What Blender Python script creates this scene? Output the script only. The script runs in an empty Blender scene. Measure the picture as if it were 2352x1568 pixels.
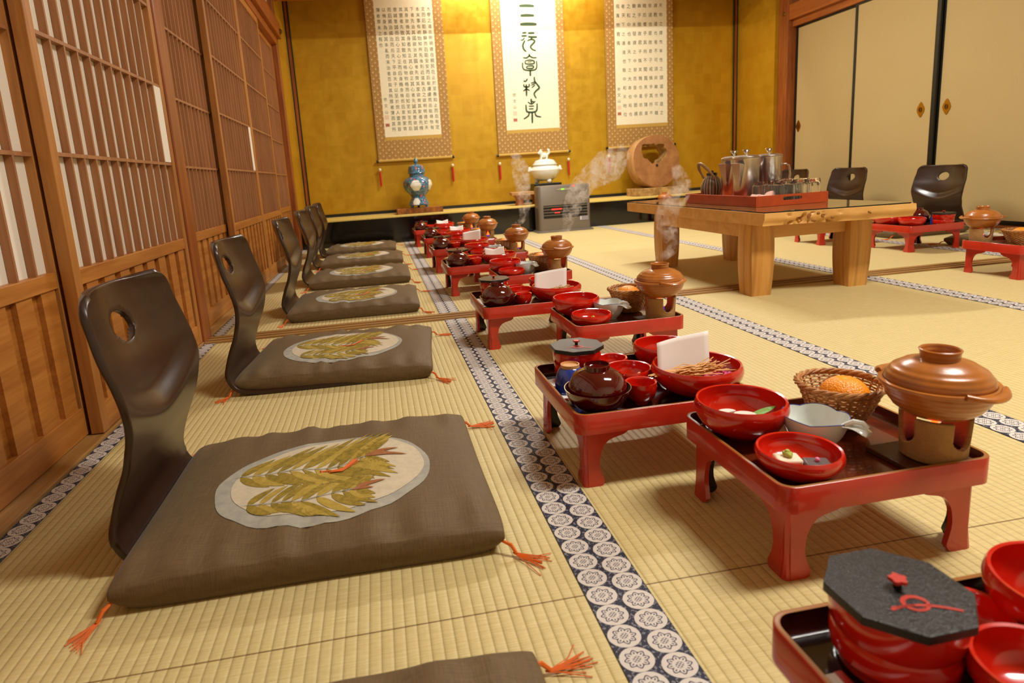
import bpy, bmesh, math, random
from mathutils import Vector, Matrix, noise
random.seed(7)
PI = math.pi
S = bpy.context.scene
COL = S.collection

# ------------------------------------------------------------------ helpers
def smooth(a, b, x):
    t = max(0.0, min(1.0, (x - a) / (b - a)))
    return t * t * (3 - 2 * t)

class MB:
    """collects geometry, then links it as one mesh object"""
    def __init__(s):
        s.v = []; s.f = []; s.m = []; s.uv = {}
    def add(s, vs, fs, mi=0):
        o = len(s.v); s.v += [tuple(p) for p in vs]
        for f in fs:
            s.f.append(tuple(o + i for i in f)); s.m.append(mi)
    def box(s, a, b, mi=0, M=None):
        (x0, y0, z0), (x1, y1, z1) = a, b
        vs = [(x0,y0,z0),(x1,y0,z0),(x1,y1,z0),(x0,y1,z0),(x0,y0,z1),(x1,y0,z1),(x1,y1,z1),(x0,y1,z1)]
        if M is not None: vs = [M @ Vector(p) for p in vs]
        s.add(vs, [(0,3,2,1),(4,5,6,7),(0,1,5,4),(1,2,6,5),(2,3,7,6),(3,0,4,7)], mi)
    def grid(s, rows, mi=0, closed_u=False, skip=None):
        n = len(rows); k = len(rows[0]); vs = [p for r in rows for p in r]; fs = []
        for i in range(n - 1):
            for j in range(k if closed_u else k - 1):
                if skip and skip(i, j): continue
                j2 = (j + 1) % k
                fs.append((i*k+j, i*k+j2, (i+1)*k+j2, (i+1)*k+j))
        s.add(vs, fs, mi)
    def lathe(s, prof, n=40, mi=0, c=(0,0,0), cap0=True, cap1=True, sx=1, sy=1, fn=None, skip=None, ph=0.0):
        rows = []
        for i, (r, z) in enumerate(prof):
            row = []
            for j in range(n):
                a = 2*PI*j/n + ph
                rr = r if fn is None else r*fn(a, i)
                row.append((c[0] + rr*math.cos(a)*sx, c[1] + rr*math.sin(a)*sy, c[2] + z))
            rows.append(row)
        base = len(s.v)
        s.grid(rows, mi, True, skip)
        if cap0 and prof[0][0] > 1e-6: s.f.append(tuple(base + j for j in reversed(range(n)))); s.m.append(mi)
        if cap1 and prof[-1][0] > 1e-6:
            o = base + (len(prof)-1)*n; s.f.append(tuple(o + j for j in range(n))); s.m.append(mi)
    def tube(s, pts, r, n=6, mi=0, cap=True, closed=False):
        P = [Vector(p) for p in pts]; rows = []; up = None; m = len(P)
        for i, p in enumerate(P):
            a = P[(i-1) % m] if (closed or i > 0) else p
            b = P[(i+1) % m] if (closed or i < m-1) else p
            t = (b - a); t = t.normalized() if t.length > 1e-9 else Vector((0,0,1))
            if up is None:
                up = Vector((0,0,1)) if abs(t.z) < .9 else Vector((1,0,0))
            x = t.cross(up)
            if x.length < 1e-6: x = t.orthogonal()
            x.normalize(); y = x.cross(t); up = y
            rr = r[i] if isinstance(r, (list, tuple)) else r
            rows.append([tuple(p + x*rr*math.cos(2*PI*j/n) + y*rr*math.sin(2*PI*j/n)) for j in range(n)])
        if closed: rows.append(rows[0])
        base = len(s.v); s.grid(rows, mi, True)
        if cap and not closed:
            s.f.append(tuple(base + j for j in range(n))); s.m.append(mi)
            o = base + (len(rows)-1)*n; s.f.append(tuple(o + j for j in reversed(range(n)))); s.m.append(mi)
    def ell(s, c, r, mi=0, n=14, k=10, M=None, jit=0):
        rows = []
        for i in range(k+1):
            th = PI*i/k; row = []
            for j in range(n):
                a = 2*PI*j/n
                q = Vector((r[0]*math.sin(th)*math.cos(a), r[1]*math.sin(th)*math.sin(a), -r[2]*math.cos(th)))
                if jit: q *= 1 + jit*noise.noise(Vector((q.x*90+c[0]*50, q.y*90, q.z*90+c[2]*31)))
                if M is not None: q = M @ q
                row.append((c[0]+q.x, c[1]+q.y, c[2]+q.z))
            rows.append(row)
        s.grid(rows, mi, True)
    def prism(s, poly, z0, z1, mi=0, fn=None):
        n = len(poly)
        vs = [(x, y, z0) for x, y in poly] + [(x, y, z1) for x, y in poly]
        if fn: vs = [fn(*p) for p in vs]
        fs = [tuple(reversed(range(n))), tuple(range(n, 2*n))] + [(i, (i+1) % n, n+(i+1) % n, n+i) for i in range(n)]
        s.add(vs, fs, mi)
    def build(s, name, mats, parent=None, flat=False, ang=35, bevel=0, recalc=True, loc=None):
        me = bpy.data.meshes.new(name)
        me.from_pydata(s.v, [], s.f)
        if not isinstance(mats, (list, tuple)): mats = [mats]
        for m in mats: me.materials.append(m)
        me.polygons.foreach_set('material_index', s.m)
        if s.uv:
            L = me.uv_layers.new(name='UVMap')
            for lp in me.loops: L.data[lp.index].uv = s.uv.get(lp.vertex_index, (0, 0))
        bm = bmesh.new(); bm.from_mesh(me)
        if not s.uv: bmesh.ops.remove_doubles(bm, verts=bm.verts, dist=1e-6)
        if recalc: bmesh.ops.recalc_face_normals(bm, faces=bm.faces)
        bm.to_mesh(me); bm.free()
        me.polygons.foreach_set('use_smooth', [not flat]*len(me.polygons))
        if not flat: me.set_sharp_from_angle(angle=math.radians(ang))
        me.update()
        o = bpy.data.objects.new(name, me); COL.objects.link(o)
        if parent is not None: o.parent = parent
        if loc is not None: o.location = loc
        if bevel:
            b = o.modifiers.new('edge', 'BEVEL'); b.width = bevel; b.segments = 2; b.limit_method = 'ANGLE'; b.angle_limit = math.radians(40)
        return o

def tag(o, label=None, cat=None, group=None, kind=None):
    if label: o['label'] = label
    if cat: o['category'] = cat
    if group: o['group'] = group
    if kind: o['kind'] = kind
    return o
def empty(name, loc=(0,0,0), rz=0.0):
    o = bpy.data.objects.new(name, None); COL.objects.link(o)
    o.location = loc; o.rotation_euler = (0, 0, rz); o.empty_display_size = .05
    return o
def copy_tree(o, parent=None):
    c = o.copy(); COL.objects.link(c)
    if parent is not None: c.parent = parent
    for ch in list(o.children): copy_tree(ch, c)
    return c
USED = set()
def place(proto, loc, rz, label, cat, group=None):
    if proto.name in USED: o = copy_tree(proto)
    else: o = proto; USED.add(proto.name)
    o.location = loc; o.rotation_euler = (0, 0, rz)
    for k in ('label', 'category', 'group'):
        if k in o.keys(): del o[k]
    return tag(o, label, cat, group)

# ------------------------------------------------------------------ materials
class NT:
    def __init__(s, name):
        s.mat = bpy.data.materials.new(name); s.mat.use_nodes = True
        s.t = s.mat.node_tree; s.b = s.t.nodes['Principled BSDF']
        s._tc = None
    def n(s, typ, **kw):
        d = s.t.nodes.new(typ)
        for k, v in kw.items(): setattr(d, k, v)
        return d
    def link(s, a, b): s.t.links.new(a, b)
    def put(s, sock, val):
        if isinstance(val, (int, float)): sock.default_value = val
        elif isinstance(val, (tuple, list)): sock.default_value = tuple(val) if len(val) != 3 or len(sock.default_value) == 3 else (*val, 1)
        else: s.link(val, sock)
    def m(s, op, a, b=None, c=None):
        d = s.n('ShaderNodeMath', operation=op)
        s.put(d.inputs[0], a)
        if b is not None: s.put(d.inputs[1], b)
        if c is not None: s.put(d.inputs[2], c)
        return d.outputs[0]
    def tc(s, which='Object'):
        if s._tc is None: s._tc = s.n('ShaderNodeTexCoord')
        return s._tc.outputs[which]
    def sep(s, v):
        d = s.n('ShaderNodeSeparateXYZ'); s.link(v, d.inputs[0]); return d.outputs
    def map(s, v, scale=(1,1,1), loc=(0,0,0), rot=(0,0,0)):
        d = s.n('ShaderNodeMapping'); s.link(v, d.inputs[0])
        d.inputs['Scale'].default_value = scale; d.inputs['Location'].default_value = loc; d.inputs['Rotation'].default_value = rot
        return d.outputs[0]
    def noise(s, v, scale=5, detail=3, rough=.55, dist=0.0):
        d = s.n('ShaderNodeTexNoise'); s.link(v, d.inputs['Vector'])
        d.inputs['Scale'].default_value = scale; d.inputs['Detail'].default_value = detail
        d.inputs['Roughness'].default_value = rough; d.inputs['Distortion'].default_value = dist
        return d.outputs['Fac']
    def voro(s, v, scale=5, rnd=1.0, feature='F1', out='Distance'):
        d = s.n('ShaderNodeTexVoronoi', feature=feature); s.link(v, d.inputs['Vector'])
        d.inputs['Scale'].default_value = scale; d.inputs['Randomness'].default_value = rnd
        return d.outputs[out]
    def wnoise(s, v):
        d = s.n('ShaderNodeTexWhiteNoise', noise_dimensions='3D'); s.link(v, d.inputs['Vector']); return d.outputs['Value']
    def mix(s, f, a, b, blend='MIX'):
        d = s.n('ShaderNodeMix', data_type='RGBA', blend_type=blend)
        s.put(d.inputs[0], f); s.put(d.inputs[6], a); s.put(d.inputs[7], b)
        return d.outputs[2]
    def ramp(s, f, stops):
        d = s.n('ShaderNodeValToRGB'); s.put(d.inputs[0], f)
        e = d.color_ramp.elements
        while len(e) < len(stops): e.new(.5)
        for q, (p, c) in zip(e, stops):
            q.position = p; q.color = (*c, 1) if len(c) == 3 else c
        return d.outputs[0]
    def mr(s, f, a, b, c=0.0, d_=1.0):
        d = s.n('ShaderNodeMapRange'); s.put(d.inputs[0], f)
        for i, v in enumerate((a, b, c, d_)): d.inputs[1+i].default_value = v
        return d.outputs[0]
    def bump(s, h, dist=.001, strength=1.0):
        d = s.n('ShaderNodeBump'); s.link(h, d.inputs['Height'])
        d.inputs['Distance'].default_value = dist; d.inputs['Strength'].default_value = strength
        s.link(d.outputs[0], s.b.inputs['Normal'])
    def set(s, color=None, rough=None, metal=None, spec=None, coat=None, coat_r=None, **kw):
        B = s.b.inputs
        if color is not None: s.put(B['Base Color'], color)
        if rough is not None: s.put(B['Roughness'], rough)
        if metal is not None: s.put(B['Metallic'], metal)
        if spec is not None: s.put(B['Specular IOR Level'], spec)
        if coat is not None: s.put(B['Coat Weight'], coat)
        if coat_r is not None: s.put(B['Coat Roughness'], coat_r)
        for k, v in kw.items(): s.put(B[k], v)
        return s.mat

def lin(r, g, b):
    f = lambda c: (c/255/12.92) if c/255 <= .04045 else ((c/255+.055)/1.055)**2.4
    return (f(r), f(g), f(b))
def plain(name, rgb, rough=.5, **kw):
    return NT(name).set(lin(*rgb), rough, **kw)

def wood(name, c1, c2, axis='Z', rough=.5, scale=1.0, coat=0.0, ring=0.0, bump=.0004):
    t = NT(name); v = t.tc()
    st = {'X': (2, 34, 34), 'Y': (34, 2, 34), 'Z': (34, 34, 2)}[axis]
    a = t.noise(t.map(v, tuple(q*scale for q in st)), 1, 4, .6, .6)
    b = t.noise(t.map(v, tuple(q*scale*5 for q in st)), 1, 2, .5)
    big = t.noise(v, 2.2, 2)
    f = t.m('ADD', t.m('MULTIPLY', a, .75), t.m('MULTIPLY', b, .25))
    c = t.mix(t.mr(f, .33, .66), lin(*c1), lin(*c2))
    if ring:
        w = t.n('ShaderNodeTexWave', wave_type='RINGS', rings_direction={'X':'X','Y':'Y','Z':'Z'}[axis])
        mp = {'X': (.5, 6, 6), 'Y': (6, .5, 6), 'Z': (6, 6, .5)}[axis]
        t.link(t.map(v, mp), w.inputs['Vector']); w.inputs['Scale'].default_value = ring
        w.inputs['Distortion'].default_value = 5; w.inputs['Detail'].default_value = 2; w.inputs['Detail Scale'].default_value = .8
        c = t.mix(t.m('MULTIPLY', t.mr(w.outputs['Fac'], .8, 1), .34), c, lin(*[int(q*.62) for q in c1]))
    c = t.mix(t.mr(big, .35, .7, 0, .25), c, lin(*[int(q*.82) for q in c1]))
    t.bump(f, bump)
    return t.set(c, rough, coat=coat, coat_r=.15)

M = {}
M['shoji_wood'] = wood('shoji_wood', (150, 92, 42), (188, 126, 60), 'Z', .42)
M['lattice'] = wood('lattice_wood', (146, 94, 54), (176, 120, 76), 'Z', .5)
M['shoji_rail'] = wood('shoji_rail', (158, 92, 32), (196, 130, 58), 'Y', .42)
M['post'] = wood('post_wood', (120, 56, 18), (165, 92, 36), 'Z', .38)
M['sill'] = wood('sill_wood', (150, 104, 52), (190, 146, 84), 'Y', .45)
M['sillx'] = wood('threshold_wood', (132, 92, 44), (176, 134, 74), 'X', .5)
M['beam'] = wood('beam_wood', (140, 68, 24), (180, 104, 42), 'Y', .36)
M['table'] = wood('plank_table_wood', (206, 148, 74), (228, 178, 106), 'X', .4, .5)
M['tableZ'] = wood('table_leg_wood', (192, 130, 56), (218, 164, 86), 'Z', .42, .7, ring=1.1)
M['palewood'] = wood('pale_wood', (160, 112, 60), (196, 152, 96), 'Z', .7)
M['board'] = wood('board_wood', (72, 40, 18), (176, 104, 40), 'Y', .35, .35)
M['coaster'] = wood('coaster_wood', (66, 34, 18), (104, 58, 30), 'Y', .4)

def tatami():
    t = NT('tatami_weave'); v = t.tc(); x, y, z = t.sep(v)
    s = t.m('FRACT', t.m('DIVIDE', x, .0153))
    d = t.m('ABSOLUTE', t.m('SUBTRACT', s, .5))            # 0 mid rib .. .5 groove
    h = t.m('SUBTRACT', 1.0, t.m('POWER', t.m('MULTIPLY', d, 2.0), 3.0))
    rush = t.noise(t.map(v, (16, 560, 1)), 1, 2, .6)
    rush2 = t.noise(t.map(v, (50, 190, 1)), 1, 3, .6)
    big = t.noise(v, 1.3, 3)
    rib = t.wnoise(t.map(t.n('ShaderNodeVectorMath').outputs[0], (1,1,1))) if False else None
    col = t.mix(t.mr(rush, .25, .75), lin(192, 171, 114), lin(218, 200, 146))
    col = t.mix(t.mr(rush2, .4, .75, 0, .4), col, lin(182, 158, 98))
    col = t.mix(t.mr(big, .35, .7, 0, .25), col, lin(208, 186, 122))
    # fold shade in the grooves between ribs, painted into the weave colour
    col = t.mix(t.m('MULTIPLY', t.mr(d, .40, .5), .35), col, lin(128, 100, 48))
    # gap between the ends of two mats
    g = t.m('LESS_THAN', t.m('ABSOLUTE', t.m('SUBTRACT', y, .716)), .0012)
    g2 = t.m('LESS_THAN', t.m('ABSOLUTE', t.m('SUBTRACT', y, 4.40)), .0016)
    gap = t.m('MAXIMUM', g, g2)
    col = t.mix(gap, col, lin(126, 98, 54))
    H = t.m('ADD', h, t.m('MULTIPLY', rush, .25)); H = t.m('SUBTRACT', H, t.m('MULTIPLY', gap, .8))
    t.bump(H, .0016, .8)
    return t.set(col, .55, spec=.35)
M['tatami'] = tatami()

def heri():
    t = NT('mat_border_cloth'); u, v, _ = t.sep(t.tc('UV'))
    pu = t.m('SUBTRACT', t.m('FRACT', u), .5); pv = t.m('SUBTRACT', t.m('FRACT', v), .5)
    r = t.m('SQRT', t.m('ADD', t.m('POWER', t.m('DIVIDE', pu, .475), 2.0), t.m('POWER', t.m('DIVIDE', pv, .495), 2.0)))
    a = t.m('ARCTAN2', pv, pu)
    disc = t.m('LESS_THAN', r, 1.0)
    pet = t.m('ADD', .63, t.m('MULTIPLY', t.m('COSINE', t.m('MULTIPLY', a, 8.0)), .085))
    ol = t.m('LESS_THAN', t.m('ABSOLUTE', t.m('SUBTRACT', r, pet)), .045)
    vein = t.m('MULTIPLY', t.m('GREATER_THAN', t.m('COSINE', t.m('MULTIPLY', a, 16.0)), .35),
               t.m('MULTIPLY', t.m('GREATER_THAN', r, .42), t.m('LESS_THAN', r, .58)))
    chk = t.m('GREATER_THAN', t.m('MULTIPLY', t.m('SINE', t.m('MULTIPLY', pu, 60.0)), t.m('SINE', t.m('MULTIPLY', pv, 60.0))), .1)
    core = t.m('MULTIPLY', chk, t.m('LESS_THAN', r, .27))
    ink = t.m('MAXIMUM', t.m('MAXIMUM', ol, vein), core)
    sp = t.noise(t.map(t.tc('UV'), (9, 9, 1)), 1, 2)
    navy = t.mix(t.m('GREATER_THAN', sp, .57), lin(34, 34, 52), lin(120, 118, 124))
    wh = t.mix(ink, lin(206, 196, 186), lin(58, 54, 74))
    return t.set(t.mix(disc, navy, wh), .75)
M['heri'] = heri()

def gold():
    t = NT('gold_leaf'); v = t.tc()
    b = t.n('ShaderNodeTexBrick'); b.offset = 0.0
    t.link(t.map(v, (1, 1, 1), rot=(PI/2, 0, 0)), b.inputs['Vector'])
    b.inputs['Color1'].default_value = (0, 0, 0, 1); b.inputs['Color2'].default_value = (1, 1, 1, 1); b.inputs['Mortar'].default_value = (.5, .5, .5, 1)
    b.inputs['Scale'].default_value = 1; b.inputs['Brick Width'].default_value = .106; b.inputs['Row Height'].default_value = .106
    b.inputs['Mortar Size'].default_value = .0015; b.inputs['Mortar Smooth'].default_value = 1; b.inputs['Bias'].default_value = 0
    cell = t.sep(b.outputs['Color'])[0]
    n1 = t.noise(t.map(v, (1, 1, .6)), 2.4, 4, .6); n2 = t.noise(v, 14, 3)
    f = t.m('ADD', t.m('MULTIPLY', cell, .13), t.m('ADD', t.m('MULTIPLY', n1, .6), t.m('MULTIPLY', n2, .25)))
    c = t.mix(t.mr(f, .28, .72), lin(178, 130, 8), lin(206, 164, 36))
    edge = b.outputs['Fac']
    c = t.mix(t.m('MULTIPLY', edge, .12), c, lin(238, 200, 84))
    t.bump(n1, .002, .5)
    return t.set(c, t.mr(n2, .3, .7, .36, .5), .45, spec=.5)
M['gold'] = gold()

def lacquer(name, rgb, rough=.18, coat=.6, var=.0):
    t = NT(name); n_ = t.noise(t.tc(), 26, 3)
    c = t.mix(t.mr(n_, .3, .7, 0, 1), lin(*rgb), lin(*[max(0, int(q*(1-var))) for q in rgb]))
    return t.set(c, rough, coat=coat, coat_r=.06)
M['red'] = lacquer('red_lacquer', (206, 26, 8), .16, .7, .06)
M['tray_red'] = lacquer('tray_red_lacquer', (190, 44, 24), .26, .5, .08)
M['tray_dark'] = lacquer('tray_dark_lacquer', (40, 12, 8), .2, .6, .25)
M['tray_brown'] = lacquer('tray_brown_lacquer', (112, 40, 16), .22, .6, .35)
M['rim_gold'] = plain('tan_rim', (150, 96, 40), .4)  # tan colour for the top edge of the tray wall
M['black'] = lacquer('black_lacquer', (14, 13, 12), .16, .5, .1)
M['alcove_black'] = lacquer('alcove_black_lacquer', (8, 7, 6), .13, .3, .1)
M['darkbowl'] = lacquer('dark_red_lacquer', (84, 7, 9), .1, .9, .15)
M['chair'] = wood('chair_dark_wood', (40, 21, 11), (52, 29, 16), 'X', .32, 1.0, coat=.15, bump=.0001)
M['burl'] = plain('burl_hollow_wood', (140, 88, 34), .7)
M['white'] = plain('shoji_paper', (232, 222, 206), .9)
M['plaster'] = plain('plaster', (212, 202, 178), .9)
M['ceiling'] = plain('ceiling_boards', (196, 168, 128), .8)
M['napkin'] = plain('napkin_paper', (236, 226, 220), .85)
M['frame_black'] = plain('fusama_frame_lacquer', (24, 24, 20), .3)

def fusama():
    t = NT('fusama_paper'); n_ = t.noise(t.map(t.tc(), (1, 120, 260)), 1, 2); b = t.noise(t.tc(), 1.6, 3)
    c = t.mix(t.mr(n_, .3, .7), lin(184, 160, 108), lin(192, 169, 119))
    c = t.mix(t.mr(b, .3, .7, 0, .3), c, lin(178, 152, 98))
    return t.set(c, .62, spec=.3)
M['fusama'] = fusama()
M['brass'] = NT('brass').set(lin(190, 140, 40), .32, 1.0)
M['brass_dark'] = NT('aged_brass').set(lin(120, 88, 40), .4, .9)

def clay(name, rgb, rough=.3, coat=.35, lines=True):
    t = NT(name); v = t.tc(); x, y, z = t.sep(v)
    n_ = t.noise(v, 30, 3)
    c = t.mix(t.mr(n_, .3, .7), lin(*rgb), lin(*[int(q*.86) for q in rgb]))
    h = t.m('ADD', t.m('MULTIPLY', t.m('SINE', t.m('MULTIPLY', z, 900.0)), .5 if lines else 0.0), n_ if lines else t.noise(v, 90, 5, .7, 1.0))
    t.bump(h, .0006 if lines else .003, .8)
    return t.set(c, rough, coat=coat, coat_r=.15)
M['pot'] = clay('amber_glazed_clay', (182, 108, 40))
M['stove'] = clay('rough_stove_clay', (178, 132, 78), .75, 0, False)
M['soot'] = plain('stove_inside', (60, 36, 22), .9)
def emit(name, rgb, s, base=(0,0,0)):
    t = NT(name); return t.set(base or (0,0,0), .5, **{'Emission Color': lin(*rgb), 'Emission Strength': s})
M['flame'] = emit('flame', (255, 84, 22), 1.5)
M['flame_violet'] = emit('flame_base', (120, 70, 190), .25)
M['fuel'] = plain('fuel_cake', (70, 90, 150), .5)

def cushion():
    t = NT('brown_cushion_cloth'); v = t.tc()
    a = t.noise(t.map(v, (30, 700, 60)), 1, 2); b = t.noise(t.map(v, (700, 30, 60)), 1, 2); n_ = t.noise(v, 7, 3)
    c = t.mix(t.mr(t.m('ADD', a, b), .7, 1.3), lin(94, 75, 48), lin(114, 93, 62))
    c = t.mix(t.mr(n_, .35, .7, 0, .35), c, lin(94, 72, 50))
    t.bump(t.m('ADD', a, b), .0004)
    return t.set(c, .62, spec=.25, **{'Sheen Weight': .08, 'Sheen Roughness': .4})
M['cushion'] = cushion()
def cloth(name, rgb, rgb2, sc=60):
    t = NT(name); n_ = t.noise(t.map(t.tc(), (1, 1, 1)), sc, 4, .7)
    return t.set(t.mix(t.mr(n_, .35, .65), lin(*rgb), lin(*rgb2)), .8, spec=.2)
M['print_cream'] = cloth('print_cream', (190, 176, 150), (204, 190, 164))
M['print_grey'] = cloth('print_grey', (150, 146, 136), (172, 166, 150), 30)
M['print_olive'] = cloth('print_olive', (120, 102, 36), (160, 134, 52), 90)
M['print_olive2'] = cloth('print_light_olive', (158, 132, 50), (180, 154, 74), 90)
M['print_rust'] = cloth('print_rust', (150, 86, 56), (160, 110, 64), 90)
M['print_stem'] = cloth('print_stem', (140, 140, 126), (160, 158, 142), 90)
M['thread'] = plain('orange_thread', (216, 100, 16), .7)

def octlid():
    t = NT('speckled_lid'); v = t.tc(); n_ = t.voro(v, 900, 1); b = t.noise(v, 200, 3)
    c = t.mix(t.mr(n_, .1, .5), lin(42, 36, 33), lin(22, 18, 18))
    t.bump(t.m('ADD', n_, b), .0005, .7)
    return t.set(c, .36, spec=.4, coat=.12, coat_r=.2)
M['octlid'] = octlid()
M['vermilion'] = plain('vermilion_paint', (190, 48, 30), .5)
M['blue'] = NT('cobalt_glaze').set(lin(36, 58, 150), .15, coat=.6)
M['foot_ring'] = plain('unglazed_foot', (206, 150, 92), .6)
M['celadon'] = NT('pale_porcelain').set(lin(226, 233, 228), .12, coat=.6)
M['porcelain'] = NT('white_porcelain').set(lin(232, 230, 216), .1, coat=.7)
M['blue_line'] = plain('blue_line', (70, 80, 150), .2)
def wicker():
    t = NT('wicker'); n_ = t.noise(t.tc(), 120, 3)
    return t.set(t.mix(t.mr(n_, .3, .7), lin(150, 92, 42), lin(196, 140, 80)), .5, spec=.4)
M['wicker'] = wicker()
def orange():
    t = NT('orange_peel'); v = t.tc(); n_ = t.voro(v, 330, 1); b = t.noise(v, 18, 2)
    t.bump(t.m('ADD', n_, t.m('MULTIPLY', b, 2.0)), .0012, .8)
    return t.set(t.mix(t.mr(b, .3, .7), lin(246, 152, 14), lin(238, 134, 6)), .38, **{'Subsurface Weight': .08, 'Subsurface Radius': (.01, .004, .002)})
M['orange'] = orange()
M['green'] = plain('leaf_green', (110, 150, 50), .5)
M['wasabi'] = plain('wasabi', (170, 186, 80), .6)
M['tofu'] = plain('tofu', (232, 216, 188), .5)
M['fishcake'] = plain('fish_cake', (232, 212, 196), .4)
M['grey_tofu'] = plain('grey_sesame_tofu', (96, 82, 80), .4)
M['pink'] = plain('pink_pickle', (206, 60, 120), .45)
M['pinkbead'] = plain('pink_bead', (226, 130, 170), .45)
M['shrimp'] = plain('shrimp', (230, 150, 116), .4)
M['strands'] = plain('fried_strand', (216, 152, 54), .5)
M['tempura'] = plain('pale_fried', (206, 168, 104), .6)
M['egg'] = plain('dark_vegetable', (52, 32, 44), .4)
M['steel'] = NT('brushed_steel').set(lin(206, 198, 190), .27, 1.0)
M['chrome'] = NT('polished_steel').set(lin(225, 222, 216), .06, 1.0)
M['glass'] = NT('clear_glass').set((1, 1, 1), .0, **{'Transmission Weight': 1.0, 'IOR': 1.48})
M['sheetglass'] = NT('table_glass').set((.86, .93, .88), .0, **{'Transmission Weight': 1.0, 'IOR': 1.5})
M['pinkcloth'] = cloth('pink_cloth', (226, 178, 164), (236, 194, 182), 200)
M['tray_orange'] = lacquer('orange_red_lacquer', (188, 68, 8), .45, .1, .12)
M['heater'] = NT('heater_body').set(lin(122, 112, 100), .34, .35)
M['heater_dark'] = plain('heater_side', (52, 46, 40), .4)
M['heater_black'] = plain('heater_slot', (14, 12, 12), .5)
M['led_red'] = emit('red_glow', (255, 20, 20), 1.6)
M['led_green'] = emit('green_display', (120, 220, 30), 1.0)
M['panel_pale'] = plain('pale_panel', (150, 142, 124), .4)
M['sticker'] = plain('sticker_grey', (140, 136, 142), .4)
M['ink'] = plain('ink', (52, 74, 44), .8)
M['ink_black'] = plain('ink_dark', (70, 76, 60), .8)
M['seal_red'] = plain('seal_red', (206, 110, 84), .8)
M['seal_pale'] = plain('seal_pale', (226, 196, 170), .8)
def scrollpaper():
    t = NT('scroll_paper'); n_ = t.noise(t.tc(), 40, 3)
    return t.set(t.mix(t.mr(n_, .3, .7), lin(232, 222, 190), lin(238, 230, 200)), .85)
M['scroll_paper'] = scrollpaper()
def brocade():
    t = NT('scroll_brocade'); v = t.tc(); x, y, z = t.sep(v)
    row = t.m('FLOOR', t.m('DIVIDE', z, .030))
    xs = t.m('ADD', t.m('DIVIDE', x, .060), t.m('MULTIPLY', t.m('FRACT', t.m('MULTIPLY', row, .5)), 1.0))
    fx = t.m('SUBTRACT', t.m('FRACT', xs), .5); fz = t.m('FRACT', t.m('DIVIDE', z, .030))
    r = t.m('SQRT', t.m('ADD', t.m('POWER', t.m('MULTIPLY', fx, 2.0), 2.0), t.m('POWER', fz, 2.0)))
    ring = t.m('SINE', t.m('MULTIPLY', r, 16.0))
    n_ = t.noise(v, 160, 3)
    f = t.m('ADD', t.m('MULTIPLY', ring, .5), t.m('MULTIPLY', n_, .9))
    dot = t.m('LESS_THAN', t.m('ADD', t.m('ABSOLUTE', t.m('MULTIPLY', fx, 1.6)), t.m('ABSOLUTE', t.m('SUBTRACT', fz, .35))), .32)
    c = t.mix(t.mr(f, .15, .75), lin(140, 96, 34), lin(186, 146, 80))
    c = t.mix(dot, c, lin(206, 172, 108))
    t.bump(f, .0006)
    return t.set(c, .7)
M['brocade'] = brocade()
M['gold_cloth'] = cloth('gold_cloth', (186, 148, 66), (204, 168, 88), 200)
M['red_tassel'] = plain('red_tassel', (190, 26, 14), .7)
M['bead'] = plain('ivory_bead', (226, 214, 176), .4)
M['rope'] = plain('thin_string', (150, 120, 60), .8)
def vase():
    t = NT('painted_porcelain'); v = t.tc()
    a = t.voro(v, 34, 1, 'F1', 'Color'); d = t.voro(v, 34, 1); n_ = t.noise(v, 70, 4, .7)
    c = t.mix(t.mr(n_, .38, .62), lin(22, 66, 104), lin(98, 148, 170))
    sp = t.m('LESS_THAN', d, .30); w = t.sep(a)[0]
    fl = t.m('MULTIPLY', sp, t.m('GREATER_THAN', w, .62))
    c = t.mix(fl, c, t.mix(t.m('GREATER_THAN', t.sep(a)[1], .5), lin(206, 70, 44), lin(220, 120, 130)))
    g = t.m('MULTIPLY', sp, t.m('LESS_THAN', w, .2)); c = t.mix(g, c, lin(70, 120, 84))
    return t.set(c, .12, coat=.7)
M['vase'] = vase()
M['branch'] = plain('painted_branch', (120, 130, 60), .3)
def bark():
    t = NT('rough_bark'); v = t.tc(); n_ = t.noise(v, 18, 5, .7); p = t.voro(v, 16, 1)
    c = t.mix(t.mr(n_, .35, .65), lin(128, 92, 46), lin(196, 156, 92))
    t.bump(n_, .006)
    return t.set(c, .85)
M['bark'] = bark()
def endgrain():
    t = NT('wood_end_grain'); v = t.tc(); n_ = t.noise(v, 9, 5, .6)
    c = t.mix(t.mr(n_, .3, .7), lin(140, 90, 46), lin(178, 124, 72))
    t.bump(n_, .003)
    return t.set(c, .7)
M['endgrain'] = endgrain()
M['stripes_grey'] = plain('kettle_glaze', (120, 116, 96), .3)
def kettle():
    t = NT('striped_kettle_glaze'); v = t.tc(); x, y, z = t.sep(v)
    a = t.m('ARCTAN2', y, x); s = t.m('SINE', t.m('ADD', t.m('MULTIPLY', a, 22.0), t.m('MULTIPLY', t.noise(v, 40, 2), 1.5)))
    s2 = t.m('SINE', t.m('MULTIPLY', a, 11.0))
    c = t.mix(t.m('GREATER_THAN', s, .1), lin(66, 64, 52), t.mix(t.m('GREATER_THAN', s2, .0), lin(160, 104, 84), lin(160, 150, 122)))
    return t.set(c, .3, coat=.3)
M['kettle'] = kettle()
M['rattan'] = plain('rattan', (140, 104, 58), .5)

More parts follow.
